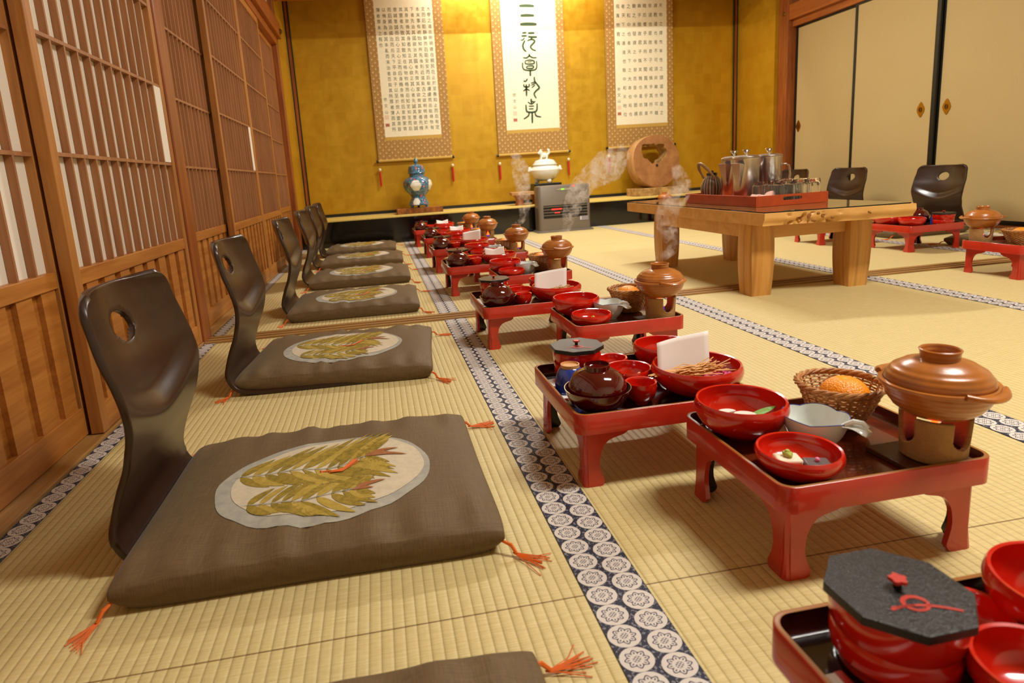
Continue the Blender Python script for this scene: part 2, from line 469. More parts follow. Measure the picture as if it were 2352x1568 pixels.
def steam():
    t = NT('steam'); t.t.nodes.remove(t.b)
    v = t.tc(); n_ = t.noise(v, 34, 6, .68, 1.0)
    u, w, _ = t.sep(t.tc('UV')) if False else (None, None, None)
    g = t.m('MULTIPLY', t.mr(n_, .47, .72), 26.0)
    vol = t.n('ShaderNodeVolumePrincipled'); vol.inputs['Color'].default_value = (.95, .93, .9, 1); t.link(g, vol.inputs['Density'])
    out = t.t.nodes['Material Output']; t.link(vol.outputs[0], out.inputs['Volume'])
    return t.mat
M['steam'] = steam()

STROKES = [(0.0078,[(1.6,2.208),(1.678,2.209),(1.755,2.203)]),(0.0078,[(1.608,2.116),(1.673,2.118),(1.751,2.114)]),(0.0087,[(1.6,2.034),(1.686,2.035),(1.773,2.03)]),(0.0052,[(1.617,1.952),(1.663,1.953)]),(0.0061,[(1.677,1.949),(1.747,1.948)]),(0.0052,[(1.608,1.923),(1.665,1.923)]),(0.0061,[(1.676,1.914),(1.723,1.909),(1.771,1.909)]),(0.0035,[(1.596,1.884),(1.622,1.886),(1.64,1.908)]),(0.0052,[(1.643,1.88),(1.619,1.836),(1.626,1.796),(1.651,1.771)]),(0.0052,[(1.667,1.875),(1.7,1.886),(1.731,1.883),(1.743,1.865),(1.72,1.841),(1.699,1.818),(1.713,1.793),(1.752,1.776)]),(0.0035,[(1.716,1.906),(1.705,1.886)]),(0.0044,[(1.68,1.75),(1.681,1.722)]),(0.0044,[(1.613,1.714),(1.652,1.711),(1.681,1.728),(1.713,1.711),(1.757,1.709)]),(0.0044,[(1.637,1.683),(1.64,1.654),(1.719,1.652),(1.727,1.676),(1.686,1.688),(1.637,1.683)]),(0.0026,[(1.659,1.67),(1.702,1.672)]),(0.0044,[(1.649,1.63),(1.651,1.611),(1.708,1.607),(1.714,1.63),(1.649,1.63)]),(0.0044,[(1.606,1.668),(1.607,1.615),(1.637,1.592),(1.72,1.589),(1.752,1.614),(1.754,1.68)]),(0.0052,[(1.683,1.59),(1.682,1.531)]),(0.0044,[(1.605,1.487),(1.631,1.484),(1.65,1.508)]),(0.0052,[(1.634,1.455),(1.631,1.336)]),(0.0044,[(1.608,1.456),(1.613,1.431),(1.659,1.429),(1.665,1.458)]),(0.0044,[(1.6,1.387),(1.634,1.406),(1.666,1.388)]),(0.0052,[(1.723,1.525),(1.724,1.484),(1.753,1.442),(1.769,1.412),(1.732,1.381),(1.713,1.353),(1.733,1.31)]),(0.0035,[(1.683,1.461),(1.71,1.468),(1.732,1.476)]),(0.0035,[(1.684,1.441),(1.713,1.452),(1.736,1.463)]),(0.0035,[(1.689,1.416),(1.726,1.443)]),(0.0052,[(1.678,1.309),(1.68,1.259)]),(0.0035,[(1.681,1.28),(1.713,1.277)]),(0.0035,[(1.64,1.28),(1.679,1.255),(1.723,1.282)]),(0.0035,[(1.649,1.235),(1.707,1.235)]),(0.0035,[(1.648,1.208),(1.701,1.208)]),(0.0052,[(1.621,1.253),(1.623,1.191),(1.651,1.175),(1.704,1.175),(1.733,1.194),(1.739,1.26)]),(0.0044,[(1.65,1.173),(1.64,1.14),(1.589,1.109)]),(0.0052,[(1.682,1.173),(1.679,1.063)]),(0.0044,[(1.714,1.17),(1.724,1.136),(1.777,1.121)])]
# ------------------------------------------------------------------ the room
XL, XR, YT, YB = -.707, 4.10, 5.80, 6.45       # left wall, right wall, alcove front, alcove back
LEDGE = .247
def struct(o, label=None, cat=None):
    o['kind'] = 'structure'
    if label: o['label'] = label
    if cat: o['category'] = cat
    return o
def bx(name, a, b, mat, parent=None, bevel=0, flat=True):
    m = MB(); m.box(a, b); return m.build(name, mat, parent, flat=flat, bevel=bevel)

fl = MB(); fl.add([(-.9, -1.6, 0), (4.3, -1.6, 0), (4.3, YT + .02, 0), (-.9, YT + .02, 0)], [(0, 1, 2, 3)])
floor = struct(fl.build('floor', M['tatami'], flat=True), 'woven straw tatami mat floor with patterned border strips', 'floor')
def border(xc, y0, y1, w=.0436, flip=False):
    m = MB(); n = 2
    for i in range(n):
        pass
    vs = [(xc - w/2, y0, .0015), (xc + w/2, y0, .0015), (xc + w/2, y1, .0015), (xc - w/2, y1, .0015)]
    m.add(vs, [(0, 1, 2, 3)])
    sh = .5 if flip else 0
    m.uv = {0: (0, y0/.0383 + sh), 1: (1, y0/.0383 + sh), 2: (1, y1/.0383 + sh), 3: (0, y1/.0383 + sh)}
    return m.build('mat_border', M['heri'], floor, flat=True, recalc=False)
SILL0, SILL1 = 2.433, 2.537
for xc in (.2725, 1.219, 2.165, 3.112):
    for y0, y1 in ((-1.6, SILL0), (SILL1, YT)):
        sh = 0.0 if y0 < 0 else -.008
        border(xc - .0219 + sh, y0, y1); border(xc + .0219 + sh, y0, y1, flip=True)
for xc in (-.681, 4.0):
    border(xc, -1.6, SILL0); border(xc, SILL1, YT)

# threshold between the two halves of the room, with its door grooves
m = MB()
prof = [(SILL0, 0), (SILL0, .007), (2.452, .007), (2.452, .002), (2.472, .002), (2.472, .007), (2.490, .007), (2.490, .002), (2.510, .002), (2.510, .007), (SILL1, .007), (SILL1, 0)]
for x0, x1 in ((-.705, 4.09),):
    rows = [[(x0, y, z) for y, z in prof], [(x1, y, z) for y, z in prof]]
    m.grid(rows)
struct(m.build('threshold', M['sillx'], flat=True), 'grooved wooden threshold crossing the mat floor', 'threshold')

# left wall: sill, posts, lintel, plaster
struct(bx('sill', (-.83, -1.6, 0), (XL + .003, YT, .010), M['sill'], bevel=.002), 'pale wooden sill under the lattice screens', 'sill')
struct(bx('wall_left', (-.95, -1.6, 1.95), (-.74, YT, 2.62), M['plaster']), 'plaster wall above the lattice screens', 'wall')
struct(bx('lintel', (-.80, -1.6, 1.765), (-.700, YT - .10, 1.83), M['beam'], bevel=.003), 'wooden head rail over the lattice screens', 'lintel')
nl = bx('picture_rail', (-.79, -1.6, 1.825), (-.668, YT - .005, 1.955), M['beam'], bevel=.004)
struct(nl, 'wooden picture rail along the screen wall', 'rail')
def nailcover(parent, c, ax):
    m = MB()
    if ax == 'x': m.lathe([(.026, 0), (.026, .006), (.018, .008), (.018, .013), (.010, .020), (0, .022)], 20)
    o = m.build('nail_cover', M['brass_dark'], parent)
    o.location = c; o.rotation_euler = (0, PI/2 if parent is nl else -PI/2, 0)
nailcover(nl, (-.668, 5.73, 1.875), 'x')
struct(bx('pillar', (-.80, 2.440, .0), (-.700, 2.545, 1.77), M['post'], bevel=.006), 'square wooden pillar between the lattice screens', 'pillar')
struct(bx('corner_post', (-.80, 5.695, 0), (-.700, 5.80, 2.62), M['post'], bevel=.006), 'wooden corner post beside the gold alcove', 'post')
struct(bx('wall_outside', (-1.0, -1.6, 0), (-.90, YT, 2.62), M['plaster']), 'plain wall behind the paper screens', 'wall')

# sliding lattice screens: stiles, rails, lattice, paper, battened lower panel
def shoji(n, y0, y1, xf, label, hikite=None, slats=11):
    t = .030; xb = xf - t; z0, z1 = .012, 1.77; sw = .034
    root = struct(empty('door_%d' % n), label, 'sliding screen')
    for a in (y0, y1 - sw):
        bx('stile', (xb, a, z0), (xf, a + sw, z1), M['shoji_wood'], root, .002)
    ya, yb_ = y0 + sw, y1 - sw
    bx('bottom_rail', (xb, ya, z0), (xf - .001, yb_, .082), M['shoji_rail'], root, .002)
    bx('middle_rail', (xb, ya, .376), (xf - .001, yb_, .414), M['shoji_rail'], root, .002)
    bx('top_rail', (xb, ya, 1.72), (xf - .001, yb_, z1), M['shoji_rail'], root, .002)
    m = MB(); N = slats; d = .0165
    for i in range(1, N + 1):
        y = ya + (yb_ - ya) * i / (N + 1)
        m.box((xf - .003 - d, y - .0035, .414), (xf - .003, y + .0035, 1.72))
    for z in (.681, .948, 1.215, 1.482):
        m.box((xf - .003 - d, ya, z - .0045), (xf - .0025, yb_, z + .0045))
    m.build('lattice', M['lattice'], root, flat=True)
    bx('paper', (xf - .0225, ya, .41), (xf - .0205, yb_, 1.725), M['white'], root)
    m = MB(); m.box((xf - .024, ya, .08), (xf - .018, yb_, .378))
    k = max(5, round((yb_ - ya) / .098)); p = (yb_ - ya) / k
    for i in range(k):
        a = ya + p * i + p * .30
        m.box((xf - .019, a, .08), (xf - .006, a + p * .62, .378))
    m.build('lower_panel', M['shoji_rail'], root, flat=True)
    if hikite:
        c = (yb_ - ya) / (N + 1); a, b = (yb_ - c, yb_ - .001) if hikite > 0 else (ya + .001, ya + c)
        bx('finger_pocket', (xf - .006, a + .004, .687), (xf - .0022, b, .943), M['white'], root)
    return root
shoji(1, .63, 1.585, -.745, 'paper lattice screen cut by the frame edge, partly behind the next one')
shoji(2, 1.550, 2.438, XL, 'paper lattice screen with white slots in front of the first floor chair', 1)
shoji(3, 2.545, 3.30, -.745, 'paper lattice screen just beyond the square pillar')
shoji(4, 3.225, 4.055, XL, 'paper lattice screen with a white finger pocket in the far half of the room', 1)
shoji(5, 4.055, 4.83, XL, 'paper lattice screen meeting the white-pocket screen, towards the alcove')
shoji(6, 4.79, 5.695, -.745, 'paper lattice screen against the corner post by the alcove')
shoji(7, -.30, .66, XL, 'paper lattice screen beside the camera')

# right wall: cream sliding doors in black frames
struct(bx('wall_right', (4.16, -1.6, 1.80), (4.26, YT, 2.62), M['plaster']), 'white plaster wall above the cream sliding doors', 'wall')
struct(bx('wall_behind_doors', (4.22, -1.6, 0), (4.30, YT, 1.82), M['plaster']), 'plain wall behind the cream doors', 'wall')
struct(bx('door_head', (4.085, -1.6, 1.765), (4.18, 5.66, 1.83), M['beam'], bevel=.003), 'wooden head rail over the cream doors', 'lintel')
struct(bx('door_sill', (4.04, -1.6, 0), (4.20, 5.66, .012), M['beam'], bevel=.002), 'wooden sill under the cream doors', 'sill')
nr = bx('picture_rail', (4.045, -1.6, 1.825), (4.18, YT - .005, 1.965), M['beam'], bevel=.004)
struct(nr, 'reddish wooden picture rail above the cream doors', 'rail')
nailcover(nr, (4.045, 5.72, 1.895), 'x')
struct(bx('alcove_post', (4.035, 5.66, 0), (4.16, 5.80, 2.62), M['post'], bevel=.006), 'reddish wooden post between gold alcove and cream doors', 'post')
def fusama(n, y0, y1, xf, label, pull):
    root = struct(empty('door_%d' % n), label, 'sliding door'); w = .030; z0, z1 = .012, 1.775
    bx('paper_panel', (xf, y0 + w, z0 + w), (xf + .018, y1 - w, z1 - w), M['fusama'], root)
    m = MB()
    for a, b in (((xf - .003, y0, z0), (xf + .021, y0 + w, z1)), ((xf - .003, y1 - w, z0), (xf + .021, y1, z1)),
                 ((xf - .003, y0 + w, z0), (xf + .021, y1 - w, z0 + .024)), ((xf - .003, y0 + w, z1 - w), (xf + .021, y1 - w, z1))):
        m.box(a, b)
    m.build('frame', M['frame_black'], root, flat=True, bevel=.002)
    for py in pull:
        p = MB(); prof = []
        for i in range(32):
            a = 2*PI*i/32; q = 1 + .10*math.cos(4*a) + .04*math.cos(12*a)
            prof.append((py + .030*q*math.cos(a), .835 + .050*q*math.sin(a)))
        p.prism([(a_, b_) for a_, b_ in prof], 0, .004, fn=lambda y, z, h: (xf - .001 - h, y, z))
        ph = p.build('door_pull', M['brass'], root, flat=True)
        q = MB(); q.lathe([(.013, .0), (.013, .003), (.009, .003), (.008, -.001), (0, -.001)], 20)
        c = q.build('pull_cup', M['brass_dark'], ph); c.location = (xf - .0055, py, .835); c.rotation_euler = (0, -PI/2, 0); c.scale = (1.5, 1, 1)
fusama(8, 4.865, 5.655, 4.125, 'cream sliding door next to the wooden alcove post', [5.585])
fusama(9, 4.060, 4.875, 4.098, 'cream sliding door behind the second floor chair of that wall', [4.175])
fusama(10, 3.270, 4.075, 4.125, 'cream sliding door at the right edge, pull beside its black frame', [3.985])
fusama(11, 2.45, 3.295, 4.098, 'cream sliding door beyond the frame edge', [3.2])

# gold alcove
gb = MB(); n = 90; rows = []
for z in (LEDGE + .03, 1.0, 1.75, 2.62):
    row = []
    for i in range(n + 1):
        x = -.70 + 4.70*i/n
        y = YB + .004*math.sin(x*3.1 + z) - .010*math.exp(-((x - 1.185 - .02*math.sin(z*3))/.03)**2)
        row.append((x, y, z))
    rows.append(row)
gb.grid(rows)
struct(gb.build('wall_back', M['gold'], ang=80), 'gold leaf back wall of the alcove', 'wall')
struct(bx('wall_alcove_left', (-.74, YT, 0), (-.700, YB + .05, 2.62), M['gold']), 'gold leaf side wall of the alcove beside the lattice screens', 'wall')
struct(bx('wall_alcove_right', (4.0, YT, 0), (4.04, YB + .05, 2.62), M['gold']), 'gold leaf side wall of the alcove beside the cream doors', 'wall')
def corner_trim(n, x, s, w):
    root = struct(empty('trim_%d' % n), 'brown strip between black lines at the gold wall corner ' + w, 'trim')
    for a, b, mt in ((0, .012, 'frame_black'), (.012, .036, 'post'), (.036, .048, 'frame_black')):
        xa, xb = sorted((x + s*a, x + s*b))
        bx('strip', (xa, YB - .016, LEDGE), (xb, YB - .004, 2.62), M[mt], root)
corner_trim(1, -.700, 1, 'beside the lattice screens'); corner_trim(2, 3.998, -1, 'towards the cream doors')
struct(bx('baseboard_back', (-.70, YB - .014, LEDGE), (4.0, YB - .002, LEDGE + .030), M['frame_black']), 'dark strip along the foot of the gold wall', 'baseboard')
led = MB(); led.add([(-.70, YT + .018, LEDGE), (4.0, YT + .018, LEDGE), (4.0, YB, LEDGE), (-.70, YB, LEDGE)], [(0, 1, 2, 3)])
def ledgemat():
    t = NT('ledge_matting'); v = t.tc(); n_ = t.noise(t.map(v, (200, 8, 1)), 1, 2)
    return t.set(t.mix(t.mr(n_, .3, .7), lin(200, 172, 84), lin(216, 190, 104)), .6)
M['ledge'] = ledgemat()
lo = struct(led.build('alcove_platform', M['ledge'], flat=True), 'raised alcove platform with straw top and glossy black front', 'platform')
bx('front_board', (-.70, YT, 0), (4.0, YT + .03, LEDGE - .001), M['alcove_black'], lo, .004)
bx('front_edge', (-.70, YT - .002, LEDGE - .012), (4.0, YT + .03, LEDGE + .001), M['ledge'], lo, .002)
m = MB(); y0, y1 = YB - .060, YB - .014
m.add([(-.70, y0, LEDGE + .001), (4.0, y0, LEDGE + .001), (4.0, y1, LEDGE + .001), (-.70, y1, LEDGE + .001)], [(0, 1, 2, 3)])
m.uv = {0: (0, -.7/.038), 1: (0, 4/.038), 2: (1, 4/.038), 3: (1, -.7/.038)}
m.build('mat_border', M['heri'], lo, flat=True, recalc=False)
# the beam that closes the alcove above the frame, ceiling and the wall behind the camera
struct(bx('alcove_beam', (-.70, YT, 2.158), (4.0, YT + .09, 2.62), M['beam']), 'beam across the top of the alcove', 'beam')
struct(bx('ceiling', (-1.0, -1.7, 2.62), (4.3, YB + .1, 2.66), M['ceiling']), 'board ceiling', 'ceiling')
struct(bx('wall_front', (-1.0, -1.7, 0), (4.3, -1.62, 2.62), M['plaster']), 'wall behind the camera', 'wall')

# ------------------------------------------------------------------ scrolls
def glyph_mesh(ch, cache={}):
    if ch not in cache:
        cu = bpy.data.curves.new('g', 'FONT'); cu.body = ch; cu.size = 1; cu.align_x = 'CENTER'; cu.align_y = 'CENTER'; cu.resolution_u = 2
        ob = bpy.data.objects.new('g', cu); COL.objects.link(ob)
        dg = bpy.context.evaluated_depsgraph_get(); me = ob.evaluated_get(dg).to_mesh()
        vs = [v.co.copy() for v in me.vertices]; fs = [tuple(p.vertices) for p in me.polygons]
        if vs:
            cx = (min(v.x for v in vs) + max(v.x for v in vs))/2; cy = (min(v.y for v in vs) + max(v.y for v in vs))/2
            vs = [(v.x - cx, v.y - cy) for v in vs]
        cache[ch] = (vs, fs)
        ob.evaluated_get(dg).to_mesh_clear()
        bpy.data.objects.remove(ob); bpy.data.curves.remove(cu)
    return cache[ch]
YS = YB - .022
def put_text(mb, cols, x0, dx, z0, dz, size, rj=0):
    for c, col in enumerate(cols):
        for r, ch in enumerate(col):
            vs, fs = glyph_mesh(ch)
            s = size*(1 + .08*random.uniform(-1, 1)); a = x0 + dx*c + random.uniform(-rj, rj); b = z0 + dz*r
            w = .93
            mb.add([(a + v[0]*s*w, YS - .0028, b + v[1]*s) for v in vs], fs)
def ribbon(mb, pts, w):
    # smooth brush stroke with tapered ends
    P = [Vector((a, 0, b)) for a, b in pts]; Q = []
    for i in range(len(P) - 1):
        p0, p1, p2, p3 = P[max(0, i-1)], P[i], P[i+1], P[min(len(P)-1, i+2)]
        for k in range(6):
            t = k/6
            Q.append(.5*((2*p1) + (p2-p0)*t + (2*p0-5*p1+4*p2-p3)*t*t + (3*p1-p0-3*p2+p3)*t**3))
    Q.append(P[-1]); n = len(Q); L = []; R = []
    for i, q in enumerate(Q):
        d = (Q[min(n-1, i+1)] - Q[max(0, i-1)]).normalized(); nn = Vector((-d.z, 0, d.x))
        t = i/(n-1); ww = w*(.55 + .45*math.sin(PI*min(1, max(0, t*1.0)))**.5)
        L.append(tuple(q + nn*ww + Vector((0, YS - .0028, 0)))); R.append(tuple(q - nn*ww + Vector((0, YS - .0028, 0))))
    mb.grid([L, R])
def scroll(x0, x1, zb, px0, px1, pz0, label):
    root = tag(empty('hanging_scroll', ((x0+x1)/2, YB - .02, zb)), label, 'hanging scroll', 'hanging scrolls on the gold wall')
    T = Vector((-(x0+x1)/2, -(YB - .02), -zb))
    def fin(o): o.location = T; return o
    zt = 2.52
    m = MB(); m.box((x0, YS - .001, zb), (x1, YS + .001, zt)); fin(m.build('brocade_mount', M['brocade'], root, flat=True))
    m = MB(); m.box((px0, YS - .0022, pz0), (px1, YS - .0008, zt)); fin(m.build('paper_panel', M['scroll_paper'], root, flat=True))
    m = MB(); m.box((px0, YS - .0020, pz0 - .034), (px1, YS - .0006, pz0)); fin(m.build('cloth_strip', M['gold_cloth'], root, flat=True))
    m = MB(); m.tube([(x0, YS - .008, zb), (x1, YS - .008, zb)], .013, 12); rod = fin(m.build('roller', M['gold_cloth'], root))
    for s, x in ((-1, x0), (1, x1)):
        m = MB(); m.tube([(x, YS - .008, zb), (x + s*.008, YS - .008, zb), (x + s*.022, YS - .008, zb)], [.011, .014, .013], 12)
        m.build('roller_knob', M['frame_black'], rod)
        xx = x - s*.004
        m = MB(); m.tube([(xx, YS - .012, zb), (xx, YS - .018, zb - .065)], .0012, 5); m.ell((xx, YS - .018, zb - .085), (.015, .015, .017), 1)
        w = fin(m.build('scroll_weight', [M['rope'], M['bead']], root))
        m = MB(); m.lathe([(.006, 0), (.010, -.02), (.010, -.13), (.007, -.15)], 10, c=(xx, YS - .018, zb - .10)); m.build('tassel', M['red_tassel'], w)
    return root, fin
T1 = '大學之道在明明德在親民在止於至善知止而后有定定而后能靜靜而后能安安而后能慮慮而后能得物有本末事有終始知所先後則近道矣古之欲明明德於天下者先治其國欲治其國者先齊其家欲齊其家者先脩其身欲脩其身者先正其心欲正其心者先誠其意欲誠其意者先致其知致知在格物物格而后知至知至而后意誠意誠而后心正心正而后身脩身脩而后家齊家齊而后國治國治而后天下平自天子以至於庶人壹是皆以脩身為本其本亂而末治者否矣其所厚者薄而其所薄者厚未之有也'
T2 = '天命之謂性率性之謂道脩道之謂教道也者不可須臾離也可離非道也是故君子戒慎乎其所不睹恐懼乎其所不聞莫見乎隱莫顯乎微故君子慎其獨也喜怒哀樂之未發謂之中發而皆中節謂之和中也者天下之大本也和也者天下之達道也致中和天地位焉萬物育焉'
def seals(fin, root, x, za, zb_):
    m = MB(); m.box((x - .02, YS - .0030, za - .02), (x + .02, YS - .0021, za + .02), 1)
    fin(m.build('seal_stamp', [M['seal_red'], M['seal_pale']], root, flat=True)); m = MB()
    for q in (-.009, .0, .009):
        m.box((x - .018, YS - .0033, zb_ + q - .0035), (x + .018, YS - .0021, zb_ + q + .0035), 0)
    for q in (-.016, 0, .016): m.box((x + q - .003, YS - .0033, zb_ - .018), (x + q + .003, YS - .0021, zb_ + .018), 0)
    fin(m.build('seal_stamp', [M['seal_red'], M['seal_pale']], root, flat=True))
r1, f1 = scroll(.065, .815, .772, .153, .722, 1.004, 'calligraphy scroll of ten small columns above the painted lidded vase')
m = MB(); put_text(m, [T1[i:i+22] for i in range(0, len(T1), 22)], .686, -.0549, 2.203, -.0536, .043, .002)
put_text(m, ['依文山'], .188, 0, 1.369, -.061, .038); f1(m.build('lettering', M['ink_black'], r1, flat=True, recalc=False))
seals(f1, r1, .187, 1.197, 1.121)
r2, f2 = scroll(1.303, 2.055, .757, 1.404, 1.973, 1.005, 'central calligraphy scroll with one column of large green seal-script characters')
m = MB()
for w, pts in STROKES: ribbon(m, pts, w*1.9)
put_text(m, ['依文山'], 1.502, 0, 1.354, -.060, .038); f2(m.build('lettering', M['ink'], r2, flat=True, recalc=False))
seals(f2, r2, 1.501, 1.172, 1.105)
m = MB(); m.box((1.782, YS - .003, 2.17), (1.806, YS - .0021, 2.235)); f2(m.build('seal_stamp', M['seal_pale'], r2, flat=True))
r3, f3 = scroll(2.497, 3.245, .762, 2.600, 3.178, .996, 'calligraphy scroll of nine wide-spaced columns behind the round wooden slab')
m = MB(); put_text(m, [T2[i:i+13] for i in range(0, len(T2), 13)], 3.112, -.0590, 2.180, -.0898, .044, .002)
put_text(m, ['依文山'], 2.635, 0, 1.363, -.060, .038); f3(m.build('lettering', M['ink_black'], r3, flat=True, recalc=False))
seals(f3, r3, 2.635, 1.176, 1.112)

# ------------------------------------------------------------------ things in the alcove and the heater
def board_slab(x0, x1, y0, y1, z0, z1, name, mat, label, cat, jag=.012):
    m = MB(); pts = []
    N = 14
    for i in range(N): pts.append((x0 + (x1-x0)*i/N, y0 + random.uniform(-jag, jag)))
    for i in range(4): pts.append((x1 + random.uniform(-jag, jag), y0 + (y1-y0)*i/4))
    for i in range(N): pts.append((x1 - (x1-x0)*i/N, y1 + random.uniform(-jag, jag)))
    for i in range(4): pts.append((x0 + random.uniform(-jag, jag), y1 - (y1-y0)*i/4))
    m.prism(pts, 0, z1 - z0, fn=lambda a, b, c: (a - (x0+x1)/2, b - (y0+y1)/2, c))
    o = m.build(name, mat, None, flat=True, bevel=.002); o.location = ((x0+x1)/2, (y0+y1)/2, z0)
    return tag(o, label, cat)
board_slab(.195, .635, 5.99, 6.25, LEDGE + .001, LEDGE + .052, 'display_board', M['board'], 'glossy striped wooden board under the painted lidded vase', 'board', .006)
# painted vase
vr = tag(empty('lidded_vase', (.415, 6.12, LEDGE + .052)), 'painted porcelain vase with lid, blue ground and white panels', 'vase')
def hexa(a, i): return 1 + .035*math.cos(6*a)
m = MB(); m.lathe([(.088, .020), (.098, .026), (.090, .05), (.072, .085), (.066, .105), (.070, .11), (.078, .125), (.118, .17), (.137, .21), (.134, .245), (.105, .285), (.075, .298), (.070, .302), (.070, .325)], 48, fn=hexa)
for k in range(3):
    a = PI/2 + 2*PI*k/3; c, s_ = math.cos(a), math.sin(a)
    m.tube([(.075*c, .075*s_, .03), (.083*c, .083*s_, .012), (.084*c, .084*s_, 0)], [.018, .014, .011], 8)
vb = m.build('body', M['vase'], vr)
m = MB()
def medallion(mb, ang, zc, R_, rad, prof):
    for ring in range(0, 1):
        rows = []
        for i in range(5):
            q = i/4; row = []
            for j in range(24):
                b = 2*PI*j/24; rr = q*rad*(1 + .06*math.cos(6*b))
                z = zc + rr*math.sin(b); a = ang + rr*math.cos(b)/R_
                r_ = prof(z) + .0015
                row.append((r_*(1 + .035*math.cos(6*a))*math.cos(a), r_*(1 + .035*math.cos(6*a))*math.sin(a), z))
            rows.append(row)
        mb.grid(rows, 0, True)
def vprof(z):
    pr = [(.088, .020), (.098, .026), (.090, .05), (.072, .085), (.066, .105), (.070, .11), (.078, .125), (.118, .17), (.137, .21), (.134, .245), (.105, .285), (.075, .298)]
    for (r0, z0), (r1_, z1_) in zip(pr, pr[1:]):
        if z0 <= z <= z1_: return r0 + (r1_ - r0)*(z - z0)/(z1_ - z0)
    return .08
for a, zc, R_, rad in ((-1.75, .213, .137, .052), (-.35, .213, .137, .052), (1.2, .213, .137, .052), (2.9, .213, .137, .052), (-1.9, .058, .09, .036)):
    m = MB(); medallion(m, a, zc, R_, rad, vprof); m.build('painted_panel', M['porcelain'], vb)
m = MB(); m.lathe([(.079, .325), (.084, .330), (.079, .340), (.080, .36), (.070, .395), (.045, .41), (.02, .415)], 40, fn=hexa)
vl = m.build('lid', M['vase'], vr)
m = MB(); m.lathe([(.010, .412), (.010, .42), (.022, .44), (.020, .458), (.008, .474), (0, .478)], 20); m.build('lid_knob', M['vase'], vl)
# low natural-wood stand, dark plinth on it, white censer
sr = tag(empty('root_wood_stand', (1.62, 6.12, LEDGE + .001)), 'low wooden stand with a slab top behind the gray heater', 'stand')
m = MB()
pts = [(-.29, -.10), (-.27, .10), (.05, .14), (.30, .12), (.31, -.10), (.1, -.13), (-.15, -.12)]
m.prism(pts, .10, .130); m.build('slab_top', M['palewood'], sr, flat=True, bevel=.004)
for x, y in ((-.20, -.04), (.20, -.04), (.0, .06)):
    m = MB(); m.lathe([(.05, 0), (.04, .03), (.05, .07), (.07, .10)], 14, c=(x, y, 0)); m.build('leg', M['post'], sr)
pl = bx('dark_plinth', (-.14, -.10, 0), (.14, .10, .070), M['frame_black'], bevel=.004); pl.location = (1.705, 6.12, LEDGE + .131); tag(pl, 'small dark plinth under the white censer', 'plinth')
cr = tag(empty('incense_burner', (1.705, 6.12, LEDGE + .202)), 'white porcelain incense burner with a lion on its lid', 'incense burner')
m = MB(); m.lathe([(.03, .022), (.07, .024), (.115, .05), (.145, .10), (.150, .13), (.135, .158), (.118, .168), (.122, .176), (.112, .178), (.108, .165)], 48, cap1=False)
for k in range(3):
    a = -PI/2 + 2*PI*k/3 + .2; c, s_ = math.cos(a), math.sin(a)
    m.ell((.085*c, .085*s_, .022), (.026, .026, .024), 0, 12, 8)
cb = m.build('bowl', M['porcelain'], cr)
for s_ in (-1, 1):
    m = MB(); m.ell((s_*.155, 0, .138), (.020, .020, .024)); m.ell((s_*.168, -.008, .128), (.010, .010, .010)); m.ell((s_*.160, 0, .160), (.010, .008, .008)); m.ell((s_*.150, -.012, .158), (.007, .006, .010))
    m.build('lion_mask_handle', M['porcelain'], cr)
m = MB(); m.lathe([(.126, .178), (.126, .186), (.112, .196), (.110, .206), (.090, .226), (.055, .236), (.0, .238)], 48)
cl = m.build('lid', M['porcelain'], cr)
m = MB()
m.ell((.0, 0, .275), (.040, .022, .026)); m.ell((-.036, 0, .302), (.022, .020, .024)); m.ell((-.056, 0, .298), (.012, .012, .011)); m.ell((-.034, .012, .325), (.007, .006, .010)); m.ell((-.034, -.012, .325), (.007, .006, .010))
for x, y in ((-.03, -.014), (-.03, .014), (.026, -.016), (.026, .016)): m.tube([(x, y, .272), (x - .004, y*1.2, .25), (x - .010, y*1.2, .236)], [.012, .009, .010], 8)
m.tube([(.034, 0, .28), (.052, 0, .300), (.046, 0, .325), (.036, 0, .335)], [.012, .014, .014, .006], 8)
m.build('lion_knob', M['porcelain'], cl)
# round log slab with a natural hole, on a rough block
bk = board_slab(2.64, 3.205, 6.02, 6.28, LEDGE + .001, LEDGE + .078, 'bark_block', M['bark'], 'rough bark block under the round wooden slab', 'block', .012)
m = MB(); RD = .272; N = 72; th = .155
hole = []
for j in range(N):
    a = 2*PI*j/N
    hr = .120*(1 + .18*math.cos(2*a + .3) + .10*math.sin(3*a) + .06*math.cos(7*a + 1) + .03*math.sin(13*a))
    hole.append((hr*math.cos(a)*1.05 - .02, hr*math.sin(a)*.98 + .085))
def rim_pt(j):
    a = 2*PI*j/N; r_ = RD*(1 + .012*math.sin(3*a) + .008*math.cos(5*a))
    return (r_*math.cos(a), r_*math.sin(a))
rows = []
for y, k in ((0, 0), (0, .35), (0, .7), (0, .97)):
    rows.append([(hole[j][0]*(1-k) + rim_pt(j)[0]*k, y + .004*math.sin(j*.7)*k*(1-k), hole[j][1]*(1-k) + rim_pt(j)[1]*k) for j in range(N)])
m.grid(rows, 0, True)
rr = [[(rim_pt(j)[0]*q, y, rim_pt(j)[1]*q) for j in range(N)] for q, y in ((.97, 0), (1, .012), (1.01, th*.5), (1, th - .012), (.97, th))]
m.grid(rr, 1, True)
rows = [[(rim_pt(j)[0]*k + hole[j][0]*(1-k), th, rim_pt(j)[1]*k + hole[j][1]*(1-k)) for j in range(N)] for k in (.97, .7, .35, 0)]
m.grid(rows, 0, True)
m.grid([[(hole[j][0]*s_, y, .085 + (hole[j][1]-.085)*s_) for j in range(N)] for y, s_ in ((th, 1), (th*.5, 1.06), (0, 1))], 2, True)
